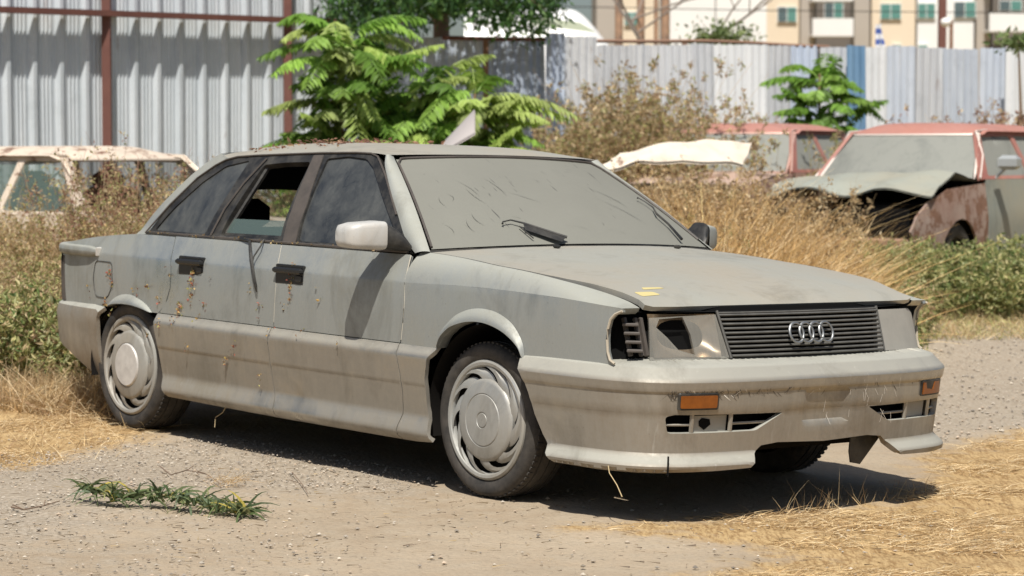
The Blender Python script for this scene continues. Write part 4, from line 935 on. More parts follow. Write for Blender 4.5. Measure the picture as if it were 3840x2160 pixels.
for i0 in range(0, len(prof)-20, 60):
    pr = prof[i0:i0+61]; mb = MB(); zs = [-.1, 1.0, 2.0, 2.6, 3.6]
    vs = [fp(t+.006*math.sin(z*2+t), z, o+.004*(i0//60 % 2)) for z in zs for t, o in pr]; w_ = len(pr)
    mb.add(vs, [(j*w_+i, j*w_+i+1, (j+1)*w_+i+1, (j+1)*w_+i) for j in range(len(zs)-1) for i in range(w_-1)]); mb.build('metal_sheet', M['galv'], fence, 0)
for t in (2*fpos(254)-fpos(709), 3*fpos(254)-2*fpos(709), fpos(254), fpos(709)):
    MB().box((0, 0, 1.7), (.085, .085, 3.9)).build('post', M['rustred'], fence, 0, loc=fp(t, 0, .10))
mb = MB(); a = Vector(fp(-4.6, railz(-4.6), .135)); b = Vector(fp(FL+.0, railz(FL), .135)); rr = Matrix.Rotation(math.atan2(fdir.y, fdir.x), 3, 'Z'); tl = math.atan2(b.z-a.z, (b-a).length); mb.box((a+b)/2, ((b-a).length, .115, .055), rr @ Matrix.Rotation(-tl, 3, 'Y')); mb.build('rail', M['rustred'], fence, 0)
# ---------------------------------------------------------------- the patched low fence behind
bf = empty('patched_metal_fence', 'weathered fence of patched corrugated sheets running across behind the scrap cars', 'fence', Matrix.Translation((0, 0, 0)))
PALE = ((.50, .52, .55), (.62, .63, .65)); SL = ((.46, .53, .66), (.58, .65, .76)); PB = ((.44, .49, .57), (.55, .59, .65)); WH = ((.66, .68, .70), (.76, .77, .78)); BL = ((.10, .21, .36), (.18, .31, .46))
sheets = [(830, 975, 96, SL, 26.8), (975, 1120, 99, SL, 26.9), (1118, 1245, 96, SL, 27.0), (1243, 1375, 97, SL, 27.1), (1372, 1420, 88, SL, 26.95), (1418, 1500, 91, PALE, 27.05), (1498, 1585, 113, PALE, 27.3), (1583, 1660, 115, PALE, 27.4), (1658, 1745, 113, PALE, 27.5), (1743, 1800, 115, PALE, 27.6), (1798, 1880, 116, WH, 27.7), (1878, 1935, 117, WH, 27.75), (1933, 1990, 117, PALE, 27.8), (1988, 2062, 118, SL, 28.0), (2060, 2137, 119, PALE, 28.0), (2133, 2180, 119, BL, 27.9), (2178, 2232, 120, WH, 28.0), (2232, 2305, 121, PB, 28.1), (2303, 2378, 122, PALE, 28.15), (2376, 2465, 121, PB, 28.2), (2463, 2540, 121, PB, 28.3), (2538, 2640, 119, WH, 28.2)]+[(2638+k*90, 2732+k*90, 121+k*.7, (PB, PALE, PB, WH, PALE)[k % 5], 28.3+.06*(k % 3)) for k in range(12)]
smc = {}
for k, (u0, u1, v, cc, D) in enumerate(sheets):
    a = P(u0, v, D); b = P(u1, v, D+.08); L = (b-a).length; nn = int(L/.0125); mb = MB(); key = (cc[0], k % 3)
    if key not in smc:
        j = 1+(k % 3-1)*.07; smc[key] = sheetmat('corrugated_%s' % ('slate' if cc is SL else 'blue' if cc is BL else 'pale'), tuple(x*j for x in cc[0]), tuple(x*j for x in cc[1]), .12 if cc is not BL else 0, .5, .15, 1.6 if cc is PALE else .6)
    tilt = rd_.uniform(-.02, .02); am = .014 if cc in (PALE, SL) else .007
    top = a.z+rd_.uniform(-.02, .02)
    vs = []
    for j in range(5):
        z = -.1+(top+.1)*j/4
        for i in range(nn+1):
            t = i/nn; q = a+(b-a)*t; ph = 2*math.pi*(t*L)/.085
            vs.append((q.x+tilt*(z-1.3), q.y+am*math.sin(ph)+.03*math.sin(z*1.7+k)*(k % 2), z+(rd_.uniform(0, .012) if j == 4 else 0)))
    mb.add(vs, [(j*(nn+1)+i, j*(nn+1)+i+1, (j+1)*(nn+1)+i+1, (j+1)*(nn+1)+i) for j in range(4) for i in range(nn)])
    mb.build('corrugated_sheet', smc[key], bf, 60)
MB().tube([P(1495, 103, 27.7), P(1620, 104, 27.7), P(1760, 103, 27.8), P(1880, 107, 27.9), P(1990, 114, 28.0), P(2085, 118, 28.1)], .022, 6).build('top_pipe', M['rusty'], bf, 40)
MB().tube([P(1112, 95, 26.85), P(1250, 98, 26.95), P(1378, 99, 27.0)], .025, 5).build('top_edge', M['rustred'], bf, 40)
for u, D, v in ((1222, 26.8, 98), (1722, 27.9, 100), (1990, 28.2, 110), (2536, 28.0, 118)):
    q = P(u, v, D); MB().box((q.x, q.y, q.z/2-.05), (.06, .06, q.z+.1)).build('fence_post', M['rusty'] if u < 2000 else smc[(WH[0], 10 % 3)] if (WH[0], 10 % 3) in smc else M['galv'], bf, 0)
# ---------------------------------------------------------------- saplings with long feathered leaves
FR = [(.17, .31, .05), (.26, .42, .08), (.38, .49, .13), (.11, .21, .03), (.37, .45, .14)]
def frond(S_, root, azi, elev, L, droop, cols, nl=15, lw=.038, ll=.13):
    d = np.array([math.cos(azi)*math.cos(elev), math.sin(azi)*math.cos(elev), math.sin(elev)]); hz = np.array([-math.sin(azi), math.cos(azi), 0.])
    ts = np.linspace(0, 1, 8); root = np.array(root)
    pos = lambda t: root+d*(L*t)+np.array([0, 0, -1.])*(droop*L*t*t)
    tg = lambda t: (lambda q: q/np.linalg.norm(q))(d*L+np.array([0, 0, -2.])*droop*L*t)
    c = np.array(cols[rd_.randrange(len(cols))])*rd_.uniform(.8, 1.2); A0 = [pos(a) for a in ts]
    for a, b in zip(A0[:-1], A0[1:]):
        S_.blades(a[None], (b-a)[None], np.array([np.linalg.norm(b-a)*1.02]), np.array([.009]), np.zeros((1, 3)), (c*1.2+.03)[None], 1, 1.)
    P_, D_, L_ = [], [], []
    for i in range(nl):
        t = .16+.84*(i+.5)/nl; T = tg(t); up = np.cross(hz, T); f = math.sin(min(1, (1.08-t)*2.6)*math.pi/2)*min(1, .45+t*2.5)
        for sg in (-1, 1):
            P_.append(pos(t)); D_.append(hz*sg*rd_.uniform(.75, 1.)+T*.42+np.array([0, 0, -1.])*rd_.uniform(.25, .75)); L_.append(ll*f*rd_.uniform(.85, 1.15))
    P_, D_, L_ = map(np.array, (P_, D_, L_)); n_ = len(P_)
    S_.leaves(P_, D_, L_, L_*(lw/ll)*1.25, np.clip(c[None]*(1+rng.normal(0, .13, (n_, 1))), .01, 1), np.tile(T*.3+np.array([0, 0, 1.]), (n_, 1))+rng.normal(0, .2, (n_, 3)))
def sapling(D, base, tip, lab, fronds, seed, cols=FR, extra=0, size=1.):
    rd_.seed(seed); b = P(base[0], base[1], D); b.z = gz(b.x, b.y)-.02; t = P(tip[0], tip[1], D)
    o = empty('tree_of_heaven_sapling', lab, 'sapling', Matrix.Translation(b), 'feather-leaved saplings along the fences')
    v = t-b; mid = v*.5+Vector((rd_.uniform(-.06, .06), 0, 0))
    MB().tube([(0, 0, 0), mid, v], [.030*size, .022*size, .010], 7).build('trunk', mat('young_bark', (.26, .17, .10), .85), o, 40)
    S_ = Sc()
    for (u, vv, L) in fronds:                             # leaf whose tip reaches that way
        hh = rd_.uniform(.45, 1.); r0 = np.array(v*hh)+np.array([(mid.x-v.x*.5)*2*(1-hh), 0, 0]); e = P(u, vv, D-rd_.uniform(-.25, .35))-b
        dx = np.array(e)-r0; azi = math.atan2(dx[1], dx[0]); hor = math.hypot(dx[0], dx[1]); dr = rd_.uniform(.28, .5); LL = math.hypot(hor, dx[2])*1.08
        el_ = math.atan2(dx[2]+dr*LL, hor); frond(S_, r0, azi, el_, LL, dr, cols, int(15+LL*12), .04, .165)
    for i in range(extra):
        hh = rd_.uniform(.25, 1.02); r0 = np.array(v*min(1, hh)); frond(S_, r0, rd_.uniform(0, 6.28), rd_.uniform(.1, .9), rd_.uniform(.5, 1.0)*size, rd_.uniform(.35, .7), cols, 19, .04, .155*size)
    S_.build('crown', M['leaf'], o)
    return o
sapling(20.6, (872, 400), (862, 95), 'largest feather-leaved green sapling, just right of the second red-brown fence post', [(668, 285, 0), (722, 92, 0), (745, 150, 0), (720, 205, 0), (840, 48, 0), (905, 70, 0), (1085, 115, 0), (1020, 150, 0), (790, 120, 0), (960, 220, 0), (985, 290, 0), (1160, 62, 0), (935, 105, 0), (760, 235, 0), (890, 330, 0), (800, 45, 0), (870, 25, 0), (935, 45, 0), (990, 62, 0), (1050, 85, 0), (735, 250, 0), (700, 330, 0), (820, 350, 0)], 3, extra=95)
sapling(20.9, (1052, 400), (1062, 225), 'bushy bright green sapling behind the middle of the roof', [(1140, 150, 0), (980, 300, 0), (1010, 235, 0), (1130, 290, 0), (1190, 250, 0), (930, 350, 0), (1090, 180, 0), (1150, 330, 0)], 5, extra=95, size=.95)
sapling(20.7, (1180, 405), (1195, 235), 'yellow-green sapling arching over the scrap panel behind the roof', [(1262, 160, 0), (1255, 195, 0), (1325, 290, 0), (1310, 235, 0), (1290, 330, 0), (1230, 345, 0), (1140, 200, 0), (1345, 240, 0)], 8, extra=80, cols=FR[1:3]+[FR[4]], size=.95)
sapling(25.8, (2060, 350), (2062, 185), 'solitary sapling against the pale fence above the red-roofed wrecks', [(2120, 95, 0), (2160, 190, 0), (1905, 205, 0), (2255, 232, 0), (2290, 300, 0), (1990, 130, 0), (2085, 90, 0), (2150, 130, 0), (2230, 190, 0), (1940, 160, 0), (2005, 235, 0), (2190, 265, 0), (2090, 240, 0), (1960, 265, 0)], 12, cols=[FR[0], FR[3], FR[1]], extra=44, size=.85)
# dark broad tree whose boughs hang in at the top
tb = P(1090, 389, 27.9); tb.z = gz(tb.x, tb.y)
dt = empty('dark_leaved_tree', 'dark green tree whose lowest boughs hang over the fence at top centre', 'tree', Matrix.Translation(tb))
mb = MB(); top = P(1110, -150, 27.0)-tb; mb.tube([(0, 0, -.1), (.1, -.2, top.z*.5), top], [.13, .11, .07], 9)
for u, v, D in ((1010, 60, 25.6), (880, -10, 25.8), (1250, 0, 25.9), (1370, 20, 25.6), (1180, -60, 26.4), (960, -90, 26), (1300, -90, 26)):
    e = P(u, v, D)-tb; s0 = Vector((.1, -.2, top.z*.5)).lerp(top, rd_.uniform(.4, 1)); mb.tube([s0, s0.lerp(e, .5)+Vector((0, 0, .12)), e], [.05, .035, .012], 6)
mb.build('trunk', mat('tree_bark', (.22, .15, .11), .9), dt, 40)
S_ = Sc(); DG = [(.08, .18, .045), (.055, .13, .035), (.14, .25, .07), (.04, .095, .03)]; cl = []
for i in range(620):
    u = rd_.uniform(810, 1400); lim = 50+35*math.exp(-((u-960)/110)**2)+ (30*math.exp(-((u-1330)/60)**2)) - 40*math.exp(-((u-1120)/60)**2)
    v = rd_.uniform(-260, lim); cl.append((u, v, rd_.uniform(25.2, 27.4)))
for u, v, D in cl:
    e = P(u, v, D)-tb; k = 26; p = np.array(e)[None]+rng.normal(0, .085, (k, 3)); L = rng.uniform(.06, .13, k)
    S_.leaves(p, rng.normal(0, .7, (k, 3))+np.array([0, 0, -.7]), L, L*.32, colmix(k, DG, .2))
S_.build('crown', M['leaf'], dt)
# bare tree, behind the fence
for (u, D, lab, sd, sp) in ((1700, 38, 'bare grey tree with thin twigs rising behind the fence pipe', 2, 1.0), (2240, 60, None, 3, 1.)):
    if not lab: continue
    b = P(u, 389, D); b.z = gz(b.x, b.y); o = empty('bare_tree', lab, 'tree', Matrix.Translation(b)); rd_.seed(sd); mb = MB()
    def br(p, d, L, r, dep):
        q = p+d*L; mb.tube([p, p.lerp(q, .5)+Vector((rd_.uniform(-.04, .04), 0, rd_.uniform(-.03, .03)))*L, q], [r, r*.8, r*.6], 5)
        if dep: 
            for _ in range(3 if dep > 1 else 4):
                a = Vector((rd_.uniform(-1, 1), rd_.uniform(-.6, .6), rd_.uniform(-.35, .8))).normalized(); br(q.lerp(p, rd_.uniform(0, .5)), (d*.75+a*.9).normalized(), L*rd_.uniform(.55, .85), r*.6, dep-1)
    br(Vector((0, 0, 0)), Vector((0, 0, 1)), 2.6, .05, 4); mb.build('branches', mat('grey_twig', (.24, .20, .17), .9), o, 40)
# shrub beyond the pipe, and the leaves that poke in at the right edge
for u, v, D, r_, lab in ((1815, 92, 34, .26, 'small green shrub showing over the fence pipe'), (2562, 100, 26.5, .12, 'sprig of green leaves poking in at the right edge above the fence')):
    b = P(u, v, D); o = empty('shrub', lab, 'shrub', Matrix.Translation((b.x, b.y, gz(b.x, b.y)))); zz = b.z-gz(b.x, b.y)
    MB().tube([(0, 0, 0), (.04, 0, zz*.6), (0, 0, zz)], [.03, .02, .01], 6).build('stem', mat('shrub_stem', (.2, .14, .09), .9), o, 40)
    S_ = Sc(); k = 700 if r_ > .2 else 160; p = rng.normal(0, 1, (k, 3))*np.array([r_*1.5, r_, r_*.65])*.6+np.array([0, 0, zz-.02]); L = rng.uniform(.05, .12, k)
    S_.leaves(p, rng.normal(0, 1, (k, 3)), L, L*.45, colmix(k, [(.16, .22, .08), (.26, .32, .12), (.12, .17, .06)], .2)); S_.build('foliage', M['leaf'], o)
# ---------------------------------------------------------------- scrap cars
M['wscreen2'], _, _ = dustglass('dusty_windscreen', (.10, .11, .10), (.235, .24, .215), .22, .5, 1.6, .3)
M['glass2'] = mat('grimy_green_glass', (.12, .18, .16), .2, 0, .5, Alpha=.55)
def old_car(lab, base, head, paint, roofp, L=4.25, hw=.80, belt=.92, roofz=1.38, seed=1, bonnet='crumpled', frontwing=None, side_glass=True, front=True, screen_in=True, seatc=(.02, .02, .022), trim=(.42, .38, .34), wagon=False, a1=.30, xf=1.95):
    f = Vector((math.cos(head), math.sin(head), 0)); l = Vector((-f.y, f.x, 0))
    mtx = Matrix((f, l, Vector((0, 0, 1)))).transposed().to_4x4(); mtx.translation = base
    o = empty('scrap_car', lab, 'car', mtx, 'scrapped cars in the weeds'); r_ = random.Random(seed)
    def Wd(x, z):
        w_ = hw-.10*max(0, (abs(x)-1.3)/.9)**2; return w_-(.02*(1-min(z, .6)/.6))-(.035*max(0, (z-.6)/.32))-(.0 if z <= belt else (z-belt)*.36)
    sd = lambda x, z: (x, -Wd(x, z), z)
    xr = -2.15; A0, A1 = (.78, belt+.01), (a1, roofz-.09); C0 = (-1.55, belt) if not wagon else (-2.0, belt); C1 = (-1.15, roofz-.09) if not wagon else (-1.75, roofz-.09)
    def arch(xc, n=10, r=.36, zc=.30): return [(xc+r*math.cos(math.pi*k/n), zc-.05+r*math.sin(math.pi*k/n)) for k in range(n+1)]
    for mir in BOTH:
        tf = belt-.07
        wing = [(xf, .30), (xf+.02, .60), (xf-.03, tf-.05), (1.3, tf+.02), (.72, belt)] if bonnet != 'crumpled' else [(xf-.12, .34), (xf-.02, .52), (xf-.10, .64), (xf-.30, .76), (1.45, tf), (1.1, tf+.02), (.72, belt-.03)]+[(.70, .25)]+[(.86, .25)]+[(a, b) for a, b in arch(1.25)[::-1]]+[(1.66, .28)]
        if front: panel(wing, sd, .08, thick=.02).build('front_wing', frontwing or paint, o, 40, mir=mir)
        for nm, x0, x1 in (('front_door', .69, -.28), ('rear_door', -.29, -1.20)):
            panel([(x0, .25), (x0, belt), (x1, belt), (x1, .25)], sd, .09, thick=.02).build(nm, paint, o, 40, mir=mir)
        panel([(-1.21, belt), (xr+.12, belt-.05), (xr, .55), (xr+.03, .32)]+[(-1.70, .26)]+[(a, b) for a, b in arch(-1.25)[::1]][::-1]+[(-1.21, .62)] if False else [(-1.21, belt), (-1.21, .64)]+[(a, b) for a, b in arch(-1.28)[5:]]+[(xr+.03, .30), (xr, .55), (xr+.12, belt-.05)], sd, .09, thick=.02).build('rear_wing', paint, o, 40, mir=mir)
        dl = [(.80, belt+.002), (A1[0], A1[1]+.03), (a1-.08, roofz-.055), (-1.05, roofz-.055), (C1[0], C1[1]+.02), (C0[0], belt+.002)]
        h1 = rnd([(.62, belt+.03), (a1-.06, roofz-.10), (-.20, roofz-.09), (-.27, belt+.03)], .03); h2 = rnd([(-.34, belt+.03), (-.28, roofz-.09), (-1.02, roofz-.09), (-1.20, belt+.03)], .03)
        hs_ = [h1, h2]
        if wagon: hs_.append(rnd([(-1.28, belt+.03), (-1.10, roofz-.10), (-1.68, roofz-.12), (-1.86, belt+.03)], .03))
        panel(dl, sd, .06, holes=hs_, thick=.03).build('window_frame', roofp, o, 40, mir=mir)
        if not side_glass and mir: panel(h1, lambda a, b: (a, -Wd(a, b)+.015, b), .08, thick=.004).build('side_glass', M['wscreen2'], o, 40, mir=mir); panel(h2, lambda a, b: (a, -Wd(a, b)+.015, b), .08, thick=.004).build('side_glass', M['wscreen2'], o, 40, mir=mir)  # opaque panes added on one side so the cabin looks dark
        if side_glass: panel(h2, lambda a, b: (a, -Wd(a, b)+.015, b), .08, thick=.004).build('side_glass', M['glass2'], o, 40, mir=mir)
        if wagon and side_glass: panel(h1, lambda a, b: (a, -Wd(a, b)+.015, b), .08, thick=.004).build('side_glass', M['glass2'], o, 40, mir=mir)
        for xw in (1.25, -1.28):
            w_ = empty('wheel', None, None); w_.parent = o
            c = (xw, -hw+.13, .29); MB().lathe([(.17, -.08), (.20, -.10), (.26, -.095), (.285, -.07), (.29, 0), (.285, .07), (.25, .09)], 32, c).build('tyre', M['rubber'], w_, 40, mir=mir)
            MB().lathe([(.19, -.085), (.17, -.07), (.10, -.06), (.06, -.085), (.001, -.09)], 28, c).build('wheel_rim', M['under'], w_, 40, mir=mir)
        # gutter / pillar trim
        MB().tube([sd(.80, belt+.01), sd(.55, belt+.20), (lambda q: (q[0]+.01, q[1]-.005, q[2]))(sd(A1[0], A1[1]+.03)), sd(a1-.2, roofz-.05), sd(-1.0, roofz-.05), sd(C0[0], belt)], .010, 5).build('gutter', mat('pale_trim', trim, .5, .3), o, 40, mir=mir)
    def sc2(u, v):
        uu = 2*u-1; xb, xt = .96-.16*uu*uu, a1+.06-.10*uu*uu; yb, yt = (hw-.075), (hw-.195)
        return (xb+(xt-xb)*v, uu*(yb+(yt-yb)*v), belt+(roofz-.085-belt)*v)
    if screen_in: MB().grid(lambda u, v: sc2(.02+.96*u, .02+.95*v), 16, 8).build('windscreen', M['wscreen2'], o, 60)
    MB().tube([sc2(.01, k/8) for k in range(9)]+[sc2(k/12, .985) for k in range(1, 12)]+[sc2(.99, 1-k/8) for k in range(9)]+[sc2(1-k/12, .01) for k in range(1, 13)], .013, 5).build('windscreen_surround', mat('pale_surround', trim, .5, .3), o, 40)
    def rf(u, v):
        uu = 2*u-1; x = (a1+.04-.10*uu*uu)*(1-v)+(C1[0]+.02)*v; return (x, uu*(hw-.035-(roofz-.055-belt)*.36), roofz-.058-.030*(1-sm(0, .06, v))+.075*(1-abs(uu)**4)*min(1, .05+v*6)*min(1, .3+(1-v)*4))
    MB().grid(rf, 18, 18, flip=True).build('roof', roofp, o, 60)
    MB().grid(lambda u, v: (C1[0]+.02+(C0[0]-.1-C1[0])*v, (2*u-1)*(hw-.2+.13*v), roofz-.055-(roofz-.055-belt)*v), 8, 6, flip=True).build('rear_screen', M['farglass'], o, 60)
    if not wagon: MB().grid(lambda u, v: (C0[0]-.05-(C0[0]-.05-xr-.1)*v, (2*u-1)*(hw-.04-.05*v), belt-.005-.06*v*v+.02*math.sin(math.pi*u)), 8, 8, flip=True).build('boot_lid', paint, o, 60)
    MB().grid(lambda u, v: (xr+.02-.03*math.sin(math.pi*u), (2*u-1)*(hw-.08), .32+(belt-.37)*v), 10, 6).build('tail_panel', paint, o, 60)
    if front:
        def bn(u, v):
            uu = 2*u-1; x = .93-.13*uu*uu+(xf-.93)*v; z = belt-.01-.10*v*v+.025*(1-uu*uu)
            if bonnet == 'crumpled':
                fold = abs(v-.45-.06*uu); z += .075*max(0, 1-fold/.30)*(.5+.5*uu)+.008*math.sin(7*uu+5*v)+.028*abs(((uu*1.7+v*1.3) % 1.)-.5)-.05*sm(.82, 1, v)*(1+.6*math.sin(6*uu+1))+.045*v; x -= .12*v
            return (x, uu*(hw-.06)+(.05*v if bonnet == 'crumpled' else 0), z)
        mb = MB().grid(bn, 30, 24); vs, fs = list(mb.v), list(mb.f); mb.add([(x, y, z-.012) for x, y, z in vs], [q[::-1] for q in fs])
        mb.build('bonnet', paint, o, 30)
        mb = MB(); mb.grid(lambda u, v: (xf-.02-.03*(2*u-1)**2, (2*u-1)*(hw-.10), .40+(belt-.62)*v), 10, 5); mb.build('radiator_panel', M['void'], o, 40)
        for y in ((-.52, .52) if bonnet != 'crumpled' else ()): MB().lathe([(.10, -.02), (.095, -.035), (.08, -.02), (.001, .03)], 20).build('headlamp_bowl', M['rusty'], o, 40, loc=(xf+.0, y, .62)).rotation_euler = (0, 0, math.pi/2)
        MB().box((xf+.05, 0, .42), (.08, 1.45, .10), bev=.02).build('front_bumper', M['rusty'], o, 40)
    mb = MB(); mb.box((.1, 0, .45), (3.1, hw*1.75, .30)); mb.box((1.3, 0, .5), (1.1, .9, .45)); mb.box((.62, 0, .82), (.28, hw*1.7, .2)); mb.build('cabin_floor', M['under'], o, 0)
    sm_ = mat('worn_seat', seatc, .9)
    for y in (-.36, .36): MB().box((-.30, y, .85), (.14, .46, .55), Matrix.Rotation(-.2, 3, 'Y'), bev=.05).box((-.05, y, .60), (.5, .46, .16), bev=.05).box((-.38, y, 1.17), (.09, .24, .15), bev=.04).build('seat', sm_, o, 40)
    return o
def on_lot(u, D, z=None): q = P(u, 389, D); q.z = gz(q.x, q.y) if z is None else z; return q
greyp = dusty('dusty_grey_green_paint', (.22, .25, .235), dust=(.28, .295, .255), amt=.62, top=1.0, metal=.15, rough=.5)
redr = dusty('faded_red_paint', (.25, .075, .065), dust=(.40, .21, .175), amt=.50, top=.75, metal=.0, rough=.55, rust=.10)
pinkp = dusty('faded_pink_paint', (.38, .20, .17), dust=(.42, .33, .27), amt=.5, top=.8, metal=0, rough=.6, rust=.2)
rustw = dusty('rusted_wing', (.38, .31, .26), dust=(.23, .135, .105), amt=.62, top=.5, metal=0, rough=.9, rust=.46)
cream = dusty('peeling_cream_paint', (.66, .58, .48), dust=(.52, .42, .33), amt=.3, top=.35, metal=0, rough=.6, rust=.26)
# grey one at right: left A-post base near column 2450
def place(u, D, head, x0=.78, y0=.70):
    q = P(u, 389, D); f = Vector((math.cos(head), math.sin(head), 0)); l = Vector((-f.y, f.x, 0)); b = q-f*x0-l*y0; return Vector((b.x, b.y, 0))
h = math.pi+R(56); b = place(2452, 20.3, h); b.z = .235
gc = old_car('grey-green wreck with a red roof, buckled bonnet and rusty front wing at far right', b, h, greyp, redr, frontwing=rustw, seed=2, trim=(.66, .58, .52), side_glass=False, a1=.48, xf=2.08)
mb = MB().box((0, 0, 0), (.10, .17, .12), bev=.03).tube([(-.02, -.02, -.03), (.0, -.12, -.13)], .012, 6); mm = mb.build('wing_mirror', mat('grey_mirror', (.42, .44, .44), .35, .3), gc, 40, loc=(.60, .93, 1.06))
h = math.pi+R(63); b = place(1978, 23.0, h); b.z = .27
old_car('faded red wreck with a dusty windscreen, standing behind the cream bonnet sheet', b, h, pinkp, redr, seed=5, trim=(.55, .36, .30), bonnet='flat', side_glass=False)
h = -R(42); q = P(235, 389, 17.9); f = Vector((math.cos(h), math.sin(h), 0)); l = Vector((-f.y, f.x, 0)); b = q-f*.78+l*.70; b.z = -.01
old_car('rust-eaten cream estate wreck sunk in weeds at the left edge', b, h, cream, cream, seed=9, trim=(.55, .47, .38), wagon=True, bonnet='flat', roofz=1.42, seatc=(.22, .12, .09), screen_in=False)
# cream bonnet sheet lying on the weeds
def sheet3(name, pts, thick, m, lab, cat, nu=24, nv=8, wob=.02, seed=0):
    a, b, c, d = [Vector(q) for q in pts]; cen = (a+b+c+d)/4
    def f(u, v):
        q = (a*(1-u)+b*u)*(1-v)+(d*(1-u)+c*u)*v; return tuple(q-cen+Vector((noise.noise((u*4, v*3, seed))*wob, 0, .06*math.sin(math.pi*u)+noise.noise((u*5, v*2, seed+4))*wob)))
    mb = MB().grid(f, nu, nv); vs = list(mb.v); fs = list(mb.f); mb.add([(x, y+.004, z-thick) for x, y, z in vs], [q[::-1] for q in fs])
    o = mb.build(name, m, None, 40, loc=cen); return tag(o, lab, cat)
creamw = dusty('flaking_cream_paint', (.74, .68, .58), dust=(.60, .50, .38), amt=.25, top=.3, metal=0, rough=.6, rust=.10)
sheet3('loose_bonnet', [P(1488, 432, 19.0), P(1870, 415, 20.0), P(1892, 360, 20.4), P(1560, 385, 19.4)], .02, creamw, 'cream bonnet sheet with flaking paint lying across the weeds in front of the red wreck', 'car bonnet', wob=.03)
scr_ = mat('scrap_grey', (.40, .37, .36), .6, .2)
def curl(u, v): q = P(1100, 372, 18.2).lerp(P(1200, 335, 18.2), u); n_ = v; return (q.x-.02*u, q.y+.30*math.sin(v*2.2)*.5, q.z-.05+(.05+.13*u)*(1-(2*v-1)**2)*1.+.05*u)
mb = MB().grid(curl, 14, 14); vs = list(mb.v); fs = list(mb.f); mb.add([(x+.006, y, z-.012) for x, y, z in vs], [q[::-1] for q in fs]); tag(mb.build('curled_panel', scr_, None, 40), 'curled grey scrap panel poking up behind the saloon roof', 'scrap metal')
# stand that holds it up out of the weeds is the heap of car parts it lies on
# ---------------------------------------------------------------- beyond the fence
bwh = mat('white_render', (.80, .79, .76), .9); n = N(bwh); n.base(n.mix(n.noise(.5, 3), (.74, .73, .70), (.83, .82, .80)))
bcr = mat('cream_render', (.74, .62, .46), .9); n = N(bcr); n.base(n.mix(n.noise(.4, 4), (.68, .57, .43), (.77, .66, .51)))
bgr = mat('taupe_render', (.42, .37, .32), .9); n = N(bgr); n.base(n.mix(n.noise(.6, 3), (.38, .34, .29), (.45, .40, .35)))
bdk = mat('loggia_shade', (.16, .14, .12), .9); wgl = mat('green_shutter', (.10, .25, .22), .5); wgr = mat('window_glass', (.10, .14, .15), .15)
def wall_(mb, u0, u1, v0, v1, D, depth=3., m=0):
    a = P(u0, v1, D); b = P(u1, v0, D); mb.box(((a.x+b.x)/2, D+depth/2, (a.z+b.z)/2), (b.x-a.x, depth, b.z-a.z), m=m)
def building(name, lab, D, walls, wins, balc=(), cat='building'):
    o = empty(name, lab, cat, Matrix.Translation((0, 0, 0)), None)
    for (u0, u1, v0, m, dd) in walls:
        mb = MB(); wall_(mb, u0, u1, v0, 384, D+dd, 6.-dd); mb.build('wall', m, o, 0)
    for (u0, u1, v0, v1, dd) in wins:
        mb = MB(); wall_(mb, u0-2, u1+2, v0-2, v1+3, D+dd-.10, .30); w_ = mb.build('window', bwh, o, 0)
        um = (u0+u1)/2
        for (p, q, m) in ((u0, um-1, wgr if u0 % 2 else wgl), (um+1, u1, wgl)): mb = MB(); wall_(mb, p, q, v0, v1, D+dd-.13, .05); mb.build('pane', m, w_, 0)
    for (u0, u1, v0, v1, kind) in balc:
        mb = MB()
        if kind == 'w': wall_(mb, u0, u1, v0, v1, D-1.4, .15); wall_(mb, u0, u1, v1-6, v1, D-1.25, 1.3); mb.build('balcony', bwh, o, 0)
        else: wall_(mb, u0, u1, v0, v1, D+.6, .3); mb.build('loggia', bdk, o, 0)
    return o
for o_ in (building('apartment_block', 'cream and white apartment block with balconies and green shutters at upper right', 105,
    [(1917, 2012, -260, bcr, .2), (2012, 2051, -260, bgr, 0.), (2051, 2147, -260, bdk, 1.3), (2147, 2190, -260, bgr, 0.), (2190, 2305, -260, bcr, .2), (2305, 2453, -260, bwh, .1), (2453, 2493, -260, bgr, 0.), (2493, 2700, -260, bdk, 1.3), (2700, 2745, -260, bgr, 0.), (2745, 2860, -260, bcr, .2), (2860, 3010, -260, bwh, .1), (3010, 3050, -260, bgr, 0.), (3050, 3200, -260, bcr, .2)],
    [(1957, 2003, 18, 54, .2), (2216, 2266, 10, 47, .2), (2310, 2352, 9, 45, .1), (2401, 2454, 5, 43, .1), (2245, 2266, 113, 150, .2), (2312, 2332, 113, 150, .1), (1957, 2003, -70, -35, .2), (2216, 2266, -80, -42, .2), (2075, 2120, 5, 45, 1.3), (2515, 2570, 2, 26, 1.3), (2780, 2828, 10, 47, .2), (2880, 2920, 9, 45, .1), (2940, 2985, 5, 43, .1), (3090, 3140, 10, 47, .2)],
    [(2044, 2147, 46, 91, 'w'), (2489, 2700, 31, 79, 'w'), (2044, 2147, -44, 2, 'w'), (2489, 2700, -62, -16, 'w')]),
    building('white_building', 'plain white building wall above the middle of the fence pipe', 82, [(1684, 1800, -260, bwh, 0.), (1800, 1930, -260, bwh, .25)], []),
    building('cream_house', 'cream house wall with one green-shuttered window behind the rusty poles', 96, [(1500, 1560, -260, bgr, 0.), (1558, 1690, -260, bcr, .2)], [(1572, 1608, 31, 62, .2)])): pass
